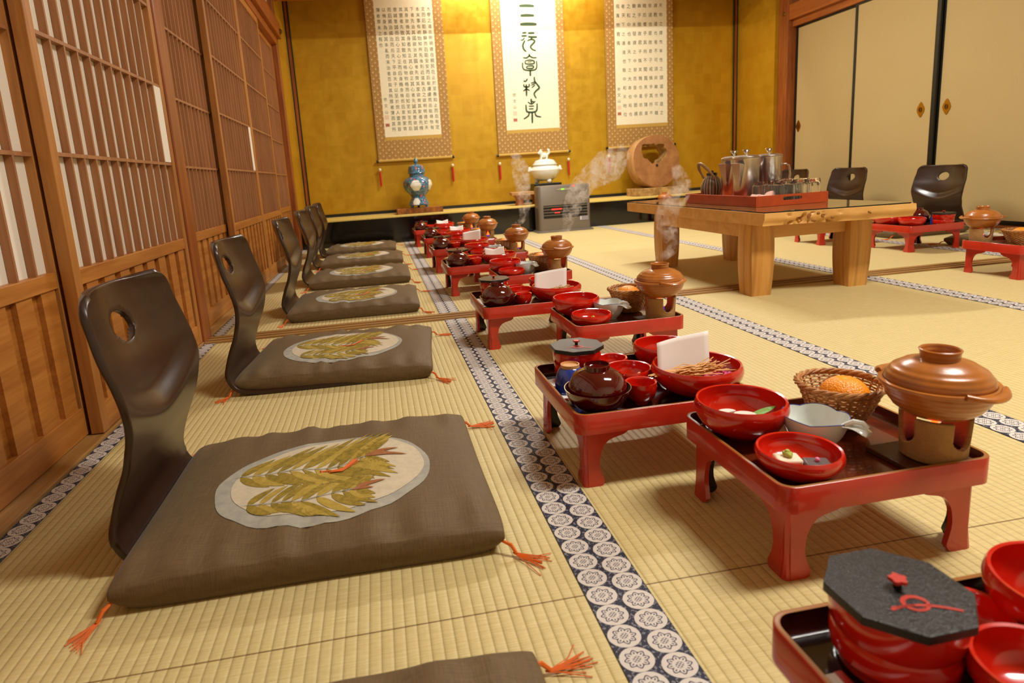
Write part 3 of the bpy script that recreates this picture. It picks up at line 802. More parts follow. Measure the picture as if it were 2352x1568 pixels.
dk = m.build('log_slab', [M['endgrain'], M['palewood'], M['bark']], None); dk.location = (2.895, 6.06, LEDGE + .079 + RD*.985); dk.rotation_euler = (-.10, 0, .12)
dk.location.y = 6.10
tag(dk, 'round slice of a tree trunk with a ragged hole standing on edge', 'wood slab')
m = MB(); m.lathe([(.016, 0), (.012, .002), (0, .003)], 12, c=(0, 0, 0)); kn = m.build('knot', M['soot'], dk); kn.location = (.0, -.001, -.045); kn.rotation_euler = (PI/2, 0, 0)

# heater
hr_ = tag(empty('fan_heater', (1.735, 5.675, 0)), 'gray paraffin fan heater with a red glow in its louvers', 'heater')
HW, HH, HD = .252, .432, .17
m = MB()
prof = []
def rrect(w, d, r, n=5):
    pts = []
    for cx_, cy_, a0 in ((w-r, d-r, 0), (-w+r, d-r, PI/2), (-w+r, -d+r, PI), (w-r, -d+r, 3*PI/2)):
        for i in range(n+1):
            a = a0 + PI/2*i/n; pts.append((cx_ + r*math.cos(a), cy_ + r*math.sin(a)))
    return pts
def rr_solid(mb, layers, mi=0, cap0=True, cap1=True):
    rows = [[(x, y, z) for x, y in pts] for pts, z in layers]
    b = len(mb.v); mb.grid(rows, mi, True); k = len(rows[0])
    if cap0: mb.f.append(tuple(b + j for j in reversed(range(k)))); mb.m.append(mi)
    if cap1: mb.f.append(tuple(b + (len(rows)-1)*k + j for j in range(k))); mb.m.append(mi)
rr_solid(m, [(rrect(HW, HD/2, .03), .016), (rrect(HW, HD/2, .03), HH - .02), (rrect(HW - .006, HD/2 - .006, .03), HH - .004), (rrect(HW - .02, HD/2 - .02, .02), HH)])
m.build('housing', M['heater'], hr_)
m = MB(); rr_solid(m, [(rrect(HW + .022, HD/2 + .03, .03), 0), (rrect(HW + .022, HD/2 + .03, .03), .008), (rrect(HW + .006, HD/2 + .01, .03), .018)]); m.build('base', M['heater'], hr_)
yf = -HD/2 - .001
m = MB(); m.box((-HW + .045, yf - .001, .130), (HW - .035, yf + .004, .250)); lv = m.build('louver_opening', M['heater_black'], hr_, flat=True)
m = MB()
for i in range(4):
    z = .158 + .0265*i; m.box((-HW + .045, yf - .008, z - .003), (HW - .035, yf, z + .003))
m.build('louver', M['heater'], lv, flat=True)
m = MB(); m.box((-.13, yf - .0025, .206), (-.03, yf, .217)); m.box((-.10, yf - .0025, .176), (-.05, yf, .187)); m.build('burner_glow', M['led_red'], lv, flat=True)
m = MB(); m.prism([(x*.075 - .005, z*.011 + .392) for x, z in [(math.cos(a)*(1 if True else 1), math.sin(a)) for a in [2*PI*i/24 for i in range(24)]]], 0, .002, fn=lambda x, z, h: (x, yf - h, z)); cp = m.build('control_panel', M['panel_pale'], hr_, flat=True)
m = MB(); m.box((-.03, yf - .003, .387), (-.002, yf - .001, .398)); m.build('display', M['led_green'], cp, flat=True)
m = MB(); m.ell((.09, yf - .001, .418), (.011, .004, .008)); m.build('power_lamp', M['led_red'], hr_)
m = MB(); m.box((.14, yf - .002, .092), (.225, yf, .132), 0); m.box((.148, yf - .003, .098), (.156, yf - .001, .128), 1, Matrix.Translation((0, 0, 0))); m.build('rating_label', [M['sticker'], M['napkin']], hr_, flat=True)
m = MB(); m.box((-.02, yf - .0015, .288), (.02, yf, .291)); m.build('maker_mark', M['brass'], hr_, flat=True)
# ------------------------------------------------------------------ floor chairs and cushions
def make_chair():
    root = empty('floor_chair')
    prof = [(-.30, .0065), (-.34, .007), (-.385, .010), (-.418, .018), (-.436, .036), (-.444, .062), (-.440, .089), (-.426, .130), (-.408, .172), (-.395, .218), (-.391, .258), (-.397, .299), (-.408, .337), (-.419, .382), (-.428, .432)]
    # seat (under the cushion) in front of the bend
    prof = [(.02, .0065), (-.10, .0065), (-.20, .0065)] + prof
    P = []
    for i in range(len(prof) - 1):
        p0, p1, p2, p3 = [Vector((prof[k][0], prof[k][1])) for k in (max(0, i-1), i, i+1, min(len(prof)-1, i+2))]
        for k in range(4):
            t = k/4; P.append(.5*((2*p1) + (p2-p0)*t + (2*p0-5*p1+4*p2-p3)*t*t + (3*p1-p0-3*p2+p3)*t**3))
    P.append(Vector(prof[-1]))
    # finer steps towards the top so that the hole is smooth
    def halfw(z, x):
        if z < .05: return .175 if x < -.3 else .175
        pts = [(.05, .178), (.10, .168), (.15, .168), (.20, .176), (.27, .186), (.33, .186), (.40, .178), (.45, .172)]
        for (a, wa), (b, wb) in zip(pts, pts[1:]):
            if a <= z <= b:
                t = (z-a)/(b-a); t = t*t*(3-2*t); return wa + (wb-wa)*t
        return .172
    L = [0]
    for a, b in zip(P, P[1:]): L.append(L[-1] + (b-a).length)
    n = 150; k = 60; rows = []; par = []
    idx = 0
    for i in range(n+1):
        s = L[-1]*i/n
        while idx < len(L)-2 and L[idx+1] < s: idx += 1
        t = (s - L[idx])/max(1e-9, L[idx+1]-L[idx]); q = P[idx].lerp(P[idx+1], t); row = []; pr = []
        for j in range(k+1):
            u = -1 + 2*j/k; w = halfw(q.y, q.x)
            z = q.y; x = q.x
            # rounded top corners
            top = .432; rc = .032
            y = u*w; 
            if z > top - rc:
                dz = z - (top - rc); lim = w - rc + math.sqrt(max(0, rc*rc - dz*dz)); y = u*lim
            zc = .205 + .055*(abs(u)**1.6)                      # crease line of the scooped back
            dep = .030*(1 - u*u)*smooth(zc - .006, zc + .045, z) + .012*(1-u*u)*smooth(.16, .45, z)
            row.append((x - dep, y, z)); pr.append((y, z))
        rows.append(row); par.append(pr)
    hy, hz, hc = .039, .0265, .357
    inside = [[((par[i][j][0])/hy)**2 + ((par[i][j][1]-hc)/hz)**2 < 1 and par[i][j][1] > .2 for j in range(k+1)] for i in range(n+1)]
    # snap vertices just outside onto the hole rim
    def face_in(i, j): return any((inside[a][b]) for a in (i, i+1) for b in (j, j+1))
    touched = set()
    for i in range(n):
        for j in range(k):
            if face_in(i, j):
                for a in (i, i+1):
                    for b in (j, j+1): touched.add((a, b))
    keep_edge = {(a, b) for a, b in touched if not inside[a][b]}
    for a, b in keep_edge:
        y, z = par[a][b]; an = math.atan2((z-hc)/hz, y/hy)
        ny, nz = hy*math.cos(an), hc + hz*math.sin(an)
        x, _, _ = rows[a][b]; x2 = rows[a][b][0] + (-.17)*(nz - z)*1.0
        rows[a][b] = (x2, ny, nz)
    m = MB(); m.grid(rows, 0, False, lambda i, j: face_in(i, j))
    o = m.build('bent_shell', M['chair'], root, ang=60, recalc=False)
    so = o.modifiers.new('thick', 'SOLIDIFY'); so.thickness = .0115; so.offset = 0
    bv = o.modifiers.new('edge', 'BEVEL'); bv.width = .003; bv.segments = 2; bv.limit_method = 'ANGLE'; bv.angle_limit = math.radians(50)
    return root

CW, CD, CT = .287, .246, .064
def cush_top(x, y, seed=0):
    u, v = abs(x)/CW, abs(y)/CD
    e = (1 - min(1, u)**5.0)*(1 - min(1, v)**5.0)
    h = .026 + (CT - .026)*e**.30 if e > 0 else .026
    tuft = math.exp(-((x - .015)**2 + (y + .06*0)**2)/.0022)
    h -= .010*tuft
    wr = noise.noise(Vector((x*9 + seed, y*5, 1.7)))*.005
    # folds that run in from the long edges
    fold = math.sin(x*85 + 2.2*noise.noise(Vector((x*7+seed, 0, 3)))*2)*.0068*smooth(.35, .95, v)*(.5 + noise.noise(Vector((x*13, seed, 9))))*(1 - smooth(.96, 1, v))
    return h + (wr + fold)*smooth(0, .35, e)
def make_cushion(seed):
    root = empty('floor_cushion')
    n, k = 64, 56; top = []; bot = []
    def outline(u, v):
        x = u*CW*(1 - .020*(1 - abs(v)**2)*abs(u)**3); y = v*CD*(1 - .022*(1 - abs(u)**2)*abs(v)**3)
        c = (abs(u)*abs(v))**10
        return x*(1 - .018*c), y*(1 - .018*c)
    def sp(t): return math.copysign(1 - (1 - abs(t))**1.6, t)
    for i in range(k+1):
        v = sp(-1 + 2*i/k); rt = []; rb = []
        for j in range(n+1):
            u = sp(-1 + 2*j/n); x, y = outline(u, v)
            e = (1 - abs(u)**5)*(1 - abs(v)**5)
            z = cush_top(x*.999, y*.999, seed)
            if e <= 1e-9: z = .0255
            rt.append((x, y, z)); base = .001 + .0135*(1 - smooth(.185, .215, abs(y)))*(1 - smooth(.17, .2, x))
            rb.append((x, y, .0255 + (base - .0255)*min(1, e*9)**.5))
        top.append(rt); bot.append(rb)
    m = MB(); m.grid(top); m.grid([r[::-1] for r in bot])
    body = m.build('cover', M['cushion'], root, ang=75)
    # printed oval with two leaf sprays
    def P2(x, y, lift): return (x, y, cush_top(x, y, seed) + lift)
    def disc(mb, cx_, cy_, rx, ry, lift, mi, ang=0.0, jit=.02, rings=12, seg=64):
        rows = []
        for i in range(rings+1):
            q = i/rings; row = []
            for j in range(seg):
                a = 2*PI*j/seg; w = 1 + jit*noise.noise(Vector((math.cos(a)*3 + seed, math.sin(a)*3, mi)))
                X, Y = q*rx*w*math.cos(a), q*ry*w*math.sin(a)
                row.append(P2(cx_ + X*math.cos(ang) - Y*math.sin(ang), cy_ + X*math.sin(ang) + Y*math.cos(ang), lift))
            rows.append(row)
        mb.grid(rows, mi, True)
    def blade(mb, p, q, w, lift, mi, bend=0.0, n=7):
        p = Vector(p); q = Vector(q); d = q - p; nn = Vector((-d.y, d.x)).normalized(); A = []; B = []; C_ = []
        for i in range(n+1):
            t = i/n; c = p + d*t + nn*bend*math.sin(PI*t); ww = w*(math.sin(PI*min(1, t*1.0)**.75)**.8 + .04)
            A.append(P2(*(c + nn*ww), lift)); B.append(P2(*c, lift)); C_.append(P2(*(c - nn*ww), lift))
        mb.grid([A, B, C_], mi)
    m = MB()
    disc(m, .003, -.028, .186, .158, .0009, 1, .06)
    disc(m, .010, -.020, .168, .138, .0016, 0, .06)
    rnd = random.Random(3)
    def spray(path, lenU, lenD, n, off):
        for i in range(n):
            t = i/(n-1)
            f = t*(len(path)-1); a = int(min(f, len(path)-2)); p = Vector(path[a]).lerp(Vector(path[a+1]), f-a)
            for s_, Ln in ((1, lenU), (-1, lenD)):
                l = Ln*(.45 + .75*math.sin(PI*min(1, .12 + t*.80)))
                d = Vector((math.cos(.74*s_ + .1), math.sin(.88*s_ + .08)))*l*(1 + .12*rnd.uniform(-1, 1))
                blade(m, p, p + d, .0066 + .004*rnd.random(), .0022 + .0002*rnd.random(), (2, 3, 2, 2, 3)[i % 5], .004*s_)
        for a, b in zip(path, path[1:]): blade(m, Vector(a) - (Vector(b)-Vector(a))*.25, Vector(b) + (Vector(b)-Vector(a))*.25, .0011, .0032, 5)
    A = [(-.150, .008), (-.085, .006), (-.020, .008), (.040, .020), (.072, .026)]
    B_ = [(-.118, -.098), (-.070, -.106), (-.030, -.116), (.030, -.100), (.060, -.094)]
    spray(A, .112, .098, 13, 0); spray(B_, .072, .068, 11, 1)
    for p, q, w in (((.07, .026), (.135, .040), .005), ((.07, .026), (.118, .028), .004), ((.075, .024), (.150, .010), .005), ((.055, -.094), (.108, -.078), .006), ((.05, -.098), (.088, -.100), .005)):
        blade(m, p, q, w, .0031, 4, .004)
    m.build('leaf_print', [M['print_cream'], M['print_grey'], M['print_olive'], M['print_olive2'], M['print_rust'], M['print_stem']], root, ang=80, recalc=False)
    # tassels
    rt = random.Random(seed)
    def tassel(p, ang, L):
        t = MB(); c, s_ = math.cos(ang), math.sin(ang); z0 = p[2]
        def W(l, o, z): return (p[0] + c*l - s_*o, p[1] + s_*l + c*o, z)
        t.tube([W(-.004, 0, z0), W(.012, .001, z0*.8 + .001), W(.022, 0, .006)], [.0022, .0030, .0026], 6)
        for i in range(16):
            o = (i/15 - .5)*.024; b = rt.uniform(-.006, .006); l = L*rt.uniform(.75, 1.1)
            t.tube([W(.016, o*.08, .006), W(.016 + l*.35, o*.45 + b*.3, .0045), W(.016 + l*.7, o*.85 + b, .0025), W(.016 + l, o*1.2 + b*1.6, .0012)], .00075, 4)
        t.tube([W(.020, 0, .006), W(.05, .012, .004), W(.065, .030*rt.choice((-1, 1)), .002)], .0007, 4)
        return t
    for sx, sy, ang, L in ((-1, -1, PI + 1.0, .045), (1, -1, -.75, .055), (1, 1, .12, .060), (-1, 1, 2.4, .04)):
        tassel((sx*CW*.975, sy*CD*.975, .020), ang, L).build('tassel', M['thread'], root)
    t = MB(); z = cush_top(.0, .0, seed)
    for i in range(12):
        o = (i/11-.5)*.010; l = rt.uniform(.05, .062)
        t.tube([(-.006, o*.3, z - .006), (.010, o*.5 - .004, z + .004), (.030, o - .002, cush_top(.03, 0, seed) + .004), (l, o*1.5 + .022, cush_top(l, .022, seed) + .003)], .0008, 4)
    t.tube([(-.024, -.002, z + .001), (-.008, 0, z + .004), (.006, 0, z + .004)], .0016, 5); t.tube([(-.010, .010, z + .001), (-.008, 0, z + .006), (-.006, -.012, z + .001)], .0014, 5)
    t.build('tuft_thread', M['thread'], root)
    return root
chair0 = make_chair()
cush0 = make_cushion(0); cush1 = make_cushion(5)
ORD = ['', 'first', 'second', 'third', 'fourth', 'fifth', 'sixth']
CUSH = [(-.137, 1.078, 0), (-.146, 1.975, -.085), (-.130, 2.885, -.03), (-.125, 3.700, -.02), (-.128, 4.500, -.03), (-.150, 5.300, -.03)]
CHAIR = [(-.000, 1.110, .0), (-.008, 1.905, -.03), (.0, 2.925, -.02), (-.006, 3.760, -.02), (-.026, 4.520, .0), (-.034, 5.180, .0)]
for i, ((cx_, cy_, cr_), (hx, hy_, hr2)) in enumerate(zip(CUSH, CHAIR), 1):
    pos = {1: 'closest to the camera beside the lattice screens', 6: 'last of the row, next to the alcove front'}.get(i, '%s from the camera along the lattice screens' % ORD[i])
    place(chair0, (hx, hy_, 0), hr2, 'dark legless bentwood floor chair, ' + pos, 'floor chair', 'floor chairs along the lattice screens')
    pos = {1: 'largest in view, in front of the first floor chair', 6: 'last of the row, next to the alcove front'}.get(i, 'on the %s floor chair along the lattice screens' % ORD[i])
    place(cush0 if i % 2 else cush1, (cx_, cy_, 0), cr_, 'brown leaf-printed floor cushion, ' + pos, 'cushion', 'floor cushions along the lattice screens')
place(cush1, (-.155, .355, 0), 0, 'brown floor cushion mostly below the frame, only its orange tassel showing', 'cushion', 'floor cushions along the lattice screens')
for i, (y, dx) in enumerate(((2.80, 0), (3.635, 0), (4.47, 0), (5.14, 0))):
    lab = [None, 'dark floor chair with oval hole at the edge of the cream doors', 'dark floor chair behind the glasses, before the cream doors', 'dark floor chair mostly hidden behind the steel pitchers'][i]
    if i: place(chair0, (3.36, y, 0), PI + (.0, .06, .06, .05)[i], lab, 'floor chair', 'floor chairs along the cream doors')
    if i < 3:
        lab = ['brown floor cushion beyond the clay pot by the cream doors', 'brown floor cushion glimpsed under the tray table by the cream doors', 'brown floor cushion hidden behind the plank table'][i]
        place(cush0, (3.49, (2.815, 3.655, 4.49)[i], 0), PI, lab, 'cushion', 'floor cushions along the cream doors')

# ------------------------------------------------------------------ lacquer tray tables
TZ = .145; TF = .1245
def rrc(x0, x1, y0, y1, r, n=6):
    pts = []
    for cx_, cy_, a0 in ((x1-r, y1-r, 0), (x0+r, y1-r, PI/2), (x0+r, y0+r, PI), (x1-r, y0+r, 3*PI/2)):
        for i in range(n+1):
            a = a0 + PI/2*i/n; pts.append((cx_ + r*math.cos(a), cy_ + r*math.sin(a)))
    return pts
def make_tray(w, d, dark):
    root = empty('tray_table'); x0, x1, y0, y1 = -w/2, w/2, -d/2, d/2
    m = MB()
    rr_solid(m, [(rrc(x0, x1, y0, y1, .022), .107), (rrc(x0, x1, y0, y1, .022), TZ - .001), (rrc(x0+.001, x1-.001, y0+.001, y1-.001, .021), TZ), ], 0, True, False)
    rr_solid(m, [(rrc(x0+.001, x1-.001, y0+.001, y1-.001, .021), TZ), (rrc(x0+.0055, x1-.0055, y0+.0055, y1-.0055, .018), TZ)], 1, False, False)
    m.build('tray_wall', [M['tray_red'], M['rim_gold']], root, ang=50)
    m = MB(); t = .0055
    rr_solid(m, [(rrc(x0+t, x1-t, y0+t, y1-t, .018), TZ), (rrc(x0+t+.001, x1-t-.001, y0+t+.001, y1-t-.001, .017), TF + .006), (rrc(x0+t+.006, x1-t-.006, y0+t+.006, y1-t-.006, .014), TF), (rrc(x0+t+.012, x1-t-.012, y0+t+.012, y1-t-.012, .010), TF)], 0, False, True)
    m.build('tray_bed', M[dark], root, ang=50, recalc=False)
    # cat-paw legs: two thin boards meeting at the corner
    pr = [(.005, .108), (.086, .108), (.083, .098), (.076, .0935), (.066, .091), (.055, .0885), (.045, .084), (.037, .076), (.032, .065), (.0295, .054), (.0285, .044), (.029, .034), (.0315, .024), (.0355, .014), (.037, .009), (.0345, .003), (.030, .0), (.005, .0)]
    for sx in (-1, 1):
        for sy in (-1, 1):
            ins = .017; cx_, cy_ = sx*(w/2 - ins), sy*(d/2 - ins); q = .008
            mb = MB()
            def leaf(ax):
                outer = []; inner = []
                for s_, z in pr:
                    fl = .004*smooth(.03, .0, z) if False else .004*max(0, 1 - z/.03)**2
                    if ax == 'x': outer.append((cx_ - sx*s_, cy_ + sy*fl, z)); inner.append((cx_ - sx*max(s_, q*.0), cy_ - sy*(q - fl), z))
                    else: outer.append((cx_ + sx*fl, cy_ - sy*s_, z)); inner.append((cx_ - sx*(q - fl), cy_ - sy*s_, z))
                k = len(outer)
                b = len(mb.v)
                mb.v += outer + inner
                mb.f.append(tuple(b + i for i in range(k))); mb.m.append(0)
                mb.f.append(tuple(b + k + i for i in reversed(range(k)))); mb.m.append(1)
                for i in range(k):
                    j = (i+1) % k; mb.f.append((b+i, b+j, b+k+j, b+k+i)); mb.m.append(0)
            leaf('x'); leaf('y')
            # rounded outside corner post
            mb.tube([(cx_ - sx*.004, cy_ - sy*.004, 0.0), (cx_ - sx*.0045, cy_ - sy*.0045, .03), (cx_ - sx*.0045, cy_ - sy*.0045, .108)], [.008, .0055, .0055], 10)
            mb.build('leg', [M['tray_red'], M['black']], root, ang=30)
    return root
trayA = make_tray(.350, .312, 'tray_dark'); trayB = make_tray(.322, .275, 'tray_brown')

# ------------------------------------------------------------------ dishes
def bowl_prof(R, h, wall=.004, incurve=.94):
    o = [(R*.40, 0), (R*.42, .002), (R*.62, .006 + h*.05), (R*.84, h*.34), (R*.97, h*.62), (R*1.0, h*.80), (R*.985, h*.92), (R*incurve, h)]
    i = [(R*incurve - wall*.8, h - .0008), (R*.965 - wall, h*.90), (R*.98 - wall, h*.78), (R*.94 - wall, h*.60), (R*.80 - wall, h*.34), (R*.55, .009 + h*.06), (0, .008 + h*.04)]
    return o + i
def make_bowl(name, R, h, mat='red', incurve=.95):
    m = MB(); m.lathe(bowl_prof(R, h, incurve=incurve), 48, cap1=False)
    return m.build(name, M[mat], None, ang=50)
big_bowl = make_bowl('red_bowl', .0725, .062)
tofu_bowl = make_bowl('red_bowl', .058, .041)
salad_bowl = make_bowl('red_bowl', .086, .062)
back_bowl = make_bowl('red_bowl', .064, .060)
side_bowl = make_bowl('red_bowl', .048, .046)
small_bowl = make_bowl('red_bowl', .033, .036)
cup_bowl = make_bowl('red_cup', .0295, .044, incurve=.99)

def make_rice_box():
    root = empty('rice_box')
    m = MB(); m.lathe([(.040, 0), (.043, .003), (.044, .010), (.049, .016), (.050, .030), (.0475, .036), (.0505, .042), (.052, .064), (.0515, .066), (.048, .066)], 48)
    m.build('tub', M['red'], root)
    m = MB(); R_ = .058
    oc = [(R_*math.cos(PI/8 + PI/4*i), R_*math.sin(PI/8 + PI/4*i)) for i in range(8)]
    m.prism(oc, .066, .0745); lid = m.build('octagonal_lid', M['octlid'], root, flat=True, bevel=.0012)
    m = MB(); m.lathe([(.0035, .0745), (.0035, .081)], 10)
    m.build('lid_knob', M['black'], lid)
    m = MB()
    pts = [(.0065*(1 + .16*math.cos(5*a))*math.cos(a), .0065*(1 + .16*math.cos(5*a))*math.sin(a)) for a in [2*PI*i/30 for i in range(30)]]
    m.prism(pts, .081, .084); kb = m.build('plum_top', M['vermilion'], lid, flat=True)
    m = MB()
    def loop(pts, w):
        A = []; B = []
        n = len(pts)
        for i, p in enumerate(pts):
            d = Vector(pts[min(n-1, i+1)]) - Vector(pts[max(0, i-1)]); nn = Vector((-d.y, d.x)).normalized()*w
            A.append((p[0]+nn.x, p[1]+nn.y, .0751)); B.append((p[0]-nn.x, p[1]-nn.y, .0751))
        m.grid([A, B])
    loop([(-.026 + .004*i, -.022 + .0008*i - .00015*i*i) for i in range(14)], .0013)
    loop([(-.024 + .004*i, -.020 - .0004*i) for i in range(6)], .0012)
    loop([(-.002 + .010*math.cos(a), -.020 + .0085*math.sin(a)) for a in [2*PI*i/28 for i in range(29)]], .0013)
    loop([(-.002 + .0085*math.cos(a), -.0205 + .007*math.sin(a)) for a in [2*PI*i/28 for i in range(24)]], .0007)
    m.build('painted_knot', M['vermilion'], lid, flat=True, recalc=False)
    return root
rice_box = make_rice_box()
def make_soup():
    root = empty('lidded_soup_bowl')
    m = MB(); R_ = .061; h = .046
    m.lathe([(.028, 0), (.029, .006), (.034, .008), (.050, .018), (.058, .034), (.0615, h), (.0600, h), (.0565, .034), (.048, .019), (.0, .012)], 48, cap1=False)
    m.build('bowl', M['darkbowl'], root)
    m = MB(); m.lathe([(.0535, .040), (.0545, .044), (.0525, .054), (.044, .070), (.030, .079), (.0235, .081), (.0235, .089), (.0215, .090), (.0205, .083), (.012, .080), (0, .0795)], 48, cap0=False)
    m.build('domed_lid', M['darkbowl'], root)
    return root
soup = make_soup()
def make_bluecup():
    root = empty('upturned_cup')
    m = MB(); m.lathe([(.030, 0), (.0315, .002), (.0315, .020), (.028, .040), (.021, .052), (.0185, .054)], 40); m.build('cup', M['blue'], root)
    m = MB(); m.lathe([(.0190, .053), (.0190, .060), (.0170, .0605), (.0160, .057), (0, .0565)], 40, cap0=False); m.build('foot_ring', M['foot_ring'], root)
    return root
blue_cup = make_bluecup()
def make_tonsui():
    root = empty('lobed_sauce_bowl')
    def lobe(a, i): return 1 + (.055*abs(math.sin(2.5*a))*min(1, i/3) if i < 8 else .055*abs(math.sin(2.5*a))*max(0, (13-i)/5))
    def row(r, z, i):
        out = []
        for j in range(60):
            a = 2*PI*j/60; k = lobe(a, i); zz = z + (.004*abs(math.sin(2.5*a)) if r > .035 else 0)
            out.append((r*k*math.cos(a), r*k*math.sin(a), zz))
        return out
    pr = [(.022, 0), (.023, .004), (.030, .010), (.038, .022), (.043, .036), (.045, .048), (.0435, .0485), (.0415, .036), (.036, .022), (.026, .011), (.0005, .009)]
    m = MB(); m.grid([row(r, z, i) for i, (r, z) in enumerate(pr)], 0, True); m.f.append(tuple(range(59, -1, -1))); m.m.append(0)
    o = m.build('bowl', M['celadon'], root, ang=50)
    m = MB(); ring = [(q[0]*.998, q[1]*.998, q[2] + .0006) for q in row(.0446, .0481, 5)]
    m.tube(ring, .0007, 5, closed=True); m.build('blue_rim_line', M['blue_line'], o)
    m = MB(); rows = []
    for i in range(9):
        t = i/8; x = .040 + .036*t; w = .012*(1 - .35*t + .5*t*t) if t < .9 else .011; z = .046 + .004*math.sin(PI*t) - .004*t
        rows.append([(x, w*math.cos(a)*1.0, z + .0028*math.sin(a)) for a in [2*PI*j/12 for j in range(12)]])
    m.grid(rows, 0, True); b = 8*12; m.f.append(tuple(b + j for j in range(12))); m.m.append(0)
    h = m.build('handle', M['celadon'], root, ang=60)
    m = MB(); m.tube([(.046, -.006, .050), (.056, -.003, .057), (.066, .002, .056), (.073, .004, .050)], [.004, .0045, .004, .003], 8); m.build('handle_loop', M['celadon'], h)
    return root
tonsui = make_tonsui()
def make_basket():
    root = empty('fruit_basket')
    pr = lambda t: (.032 + .030*t**.8, .004 + .066*t)
    m = MB(); N = 44
    for k in range(15):
        t = (k + .5)/15; r, z = pr(t); pts = []
        for j in range(N*2):
            a = 2*PI*j/(N*2); pts.append(((r + .0011*math.cos(N*a/2*1.0 + PI*k))*math.cos(a), (r + .0011*math.cos(N*a/2 + PI*k))*math.sin(a), z))
        m.tube(pts, .0019, 4, closed=True)
    for k in range(6):
        r = .005 + .005*k; m.tube([(r*math.cos(2*PI*j/28), r*math.sin(2*PI*j/28), .004) for j in range(28)], .0022, 4, closed=True)
    m.build('weave', M['wicker'], root)
    m = MB()
    for j in range(22):
        a = 2*PI*j/22; m.tube([(pr(t)[0]*math.cos(a), pr(t)[0]*math.sin(a), pr(t)[1]) for t in (0, .25, .5, .75, 1)], .0017, 5)
    m.build('stake', M['wicker'], root)
    m = MB()
    for ph in range(3):
        pts = []
        for j in range(72):
            a = 2*PI*j/72; b = 9*a + 2*PI*ph/3
            pts.append(((.0635 + .0028*math.cos(b))*math.cos(a), (.0635 + .0028*math.cos(b))*math.sin(a), .072 + .0028*math.sin(b)))
        m.tube(pts, .0026, 6, closed=True)
    m.build('braided_rim', M['wicker'], root)
    return root
basket = make_basket()
def make_orange():
    root = empty('orange')
    m = MB(); rows = []
    for i in range(21):
        th = PI*i/20; row = []
        for j in range(36):
            a = 2*PI*j/36; r = .0385*(1 - .0*math.cos(th)); z = -.0345*math.cos(th) - (.0035*math.exp(-((th-PI)/.22)**2))
            row.append((r*math.sin(th)*math.cos(a), r*math.sin(th)*math.sin(a), z + .0345))
        rows.append(row)
    m.grid(rows, 0, True); m.build('fruit', M['orange'], root, ang=80)
    m = MB(); m.lathe([(.0032, 0), (.0026, .0012), (0, .0015)], 8, c=(0, 0, .0650)); m.build('stem_button', M['wasabi'], root)
    return root
orange_ = make_orange()
# clay brazier with two U-shaped windows, fuel and flame
def make_stove():
    root = empty('clay_brazier')
    n = 168; zs = [0, .004, .004, .012] + [.018 + .00115*q for q in range(41)]
    def R_(z, i): return .034 if i < 2 else .040 + .0035*(z/.064)
    def hole(zm, j):
        a = (j + .5)/n*2*PI
        for c in (-2.05, .35, 2.30):
            d = (a - c + PI) % (2*PI) - PI
            w = .43
            if abs(d) < w and zm > .024 + .018*(1 - math.sqrt(max(0, 1 - (d/w)**2))): return True
        return False
    rows = [[(R_(z, i)*math.cos(2*PI*j/n), R_(z, i)*math.sin(2*PI*j/n), z) for j in range(n)] for i, z in enumerate(zs)]
    m = MB(); m.grid(rows, 0, True, lambda i, j: hole((zs[i]+zs[i+1])/2, j) if i < len(zs)-2 else hole(zs[i], j) if False else hole((zs[i]+zs[i+1])/2, j))
    m.f.append(tuple(reversed(range(n)))); m.m.append(0)
    o = m.build('drum', M['stove'], root, ang=40, recalc=False)
    so = o.modifiers.new('thick', 'SOLIDIFY'); so.thickness = .006; so.offset = -1
    m = MB(); m.lathe([(.034, .010), (.034, .014), (0, .0145)], 30); m.build('inner_floor', M['soot'], root)
    m = MB(); m.lathe([(.015, .0145), (.015, .022), (.012, .023), (0, .023)], 20); m.build('fuel_cake', M['fuel'], root)
    m = MB(); m.lathe([(.007, .023), (.010, .028), (.009, .036), (.006, .046), (.002, .055), (0, .058)], 14, fn=lambda a, i: 1 + .25*math.sin(3*a + i)); f = m.build('flame', M['flame'], root)
    m = MB(); m.lathe([(.009, .0225), (.0125, .027), (.0115, .034)], 14, cap0=False, cap1=False); m.build('blue_flame_base', M['flame_violet'], f)
    return root
stove = make_stove()
def make_pot():
    root = empty('clay_pot')
    m = MB(); m.lathe([(.034, 0), (.040, .002), (.053, .012), (.0555, .016), (.060, .022), (.0625, .027), (.0650, .034), (.0665, .040), (.0712, .042), (.0722, .045), (.0712, .048), (.0655, .0485), (.0635, .044), (.055, .020), (.03, .010), (0, .009)], 56, cap1=False)
    m.build('pot_body', M['pot'], root)
    m = MB(); m.lathe([(.0645, .046), (.0650, .0495), (.0638, .056), (.0565, .0655), (.0555, .0665), (.0440, .0735), (.0430, .0745), (.0300, .0785), (.0235, .080), (.0240, .089), (.0255, .093), (.0240, .0945), (.0220, .092), (.0205, .082), (.010, .0795), (0, .079)], 56, cap0=False)
    m.build('pot_lid', M['pot'], root)
    for s_ in (-1, 1):
        m = MB(); rows = []
        for i in range(13):
            t = i/12; a = (t - .5)*1.0; ca, sa = math.cos(a), math.sin(a); ext = .0035 + .0095*math.sin(PI*t)**.8
            r0 = .0705; row = []
            for k in range(10):
                b = 2*PI*k/10; rr = r0 + ext*.5 + (ext*.5 + .002)*math.cos(b); z = .0455 + .0045*math.sin(b) + .004*abs(2*t-1)**2
                row.append((s_*rr*ca, rr*sa, z))
            rows.append(row)
        m.grid(rows, 0, True)
        m.f.append(tuple(reversed(range(10)))); m.m.append(0); m.f.append(tuple(120 + k for k in range(10))); m.m.append(0)
        m.build('lug_handle', M['pot'], root, ang=60)
    return root
pot = make_pot()
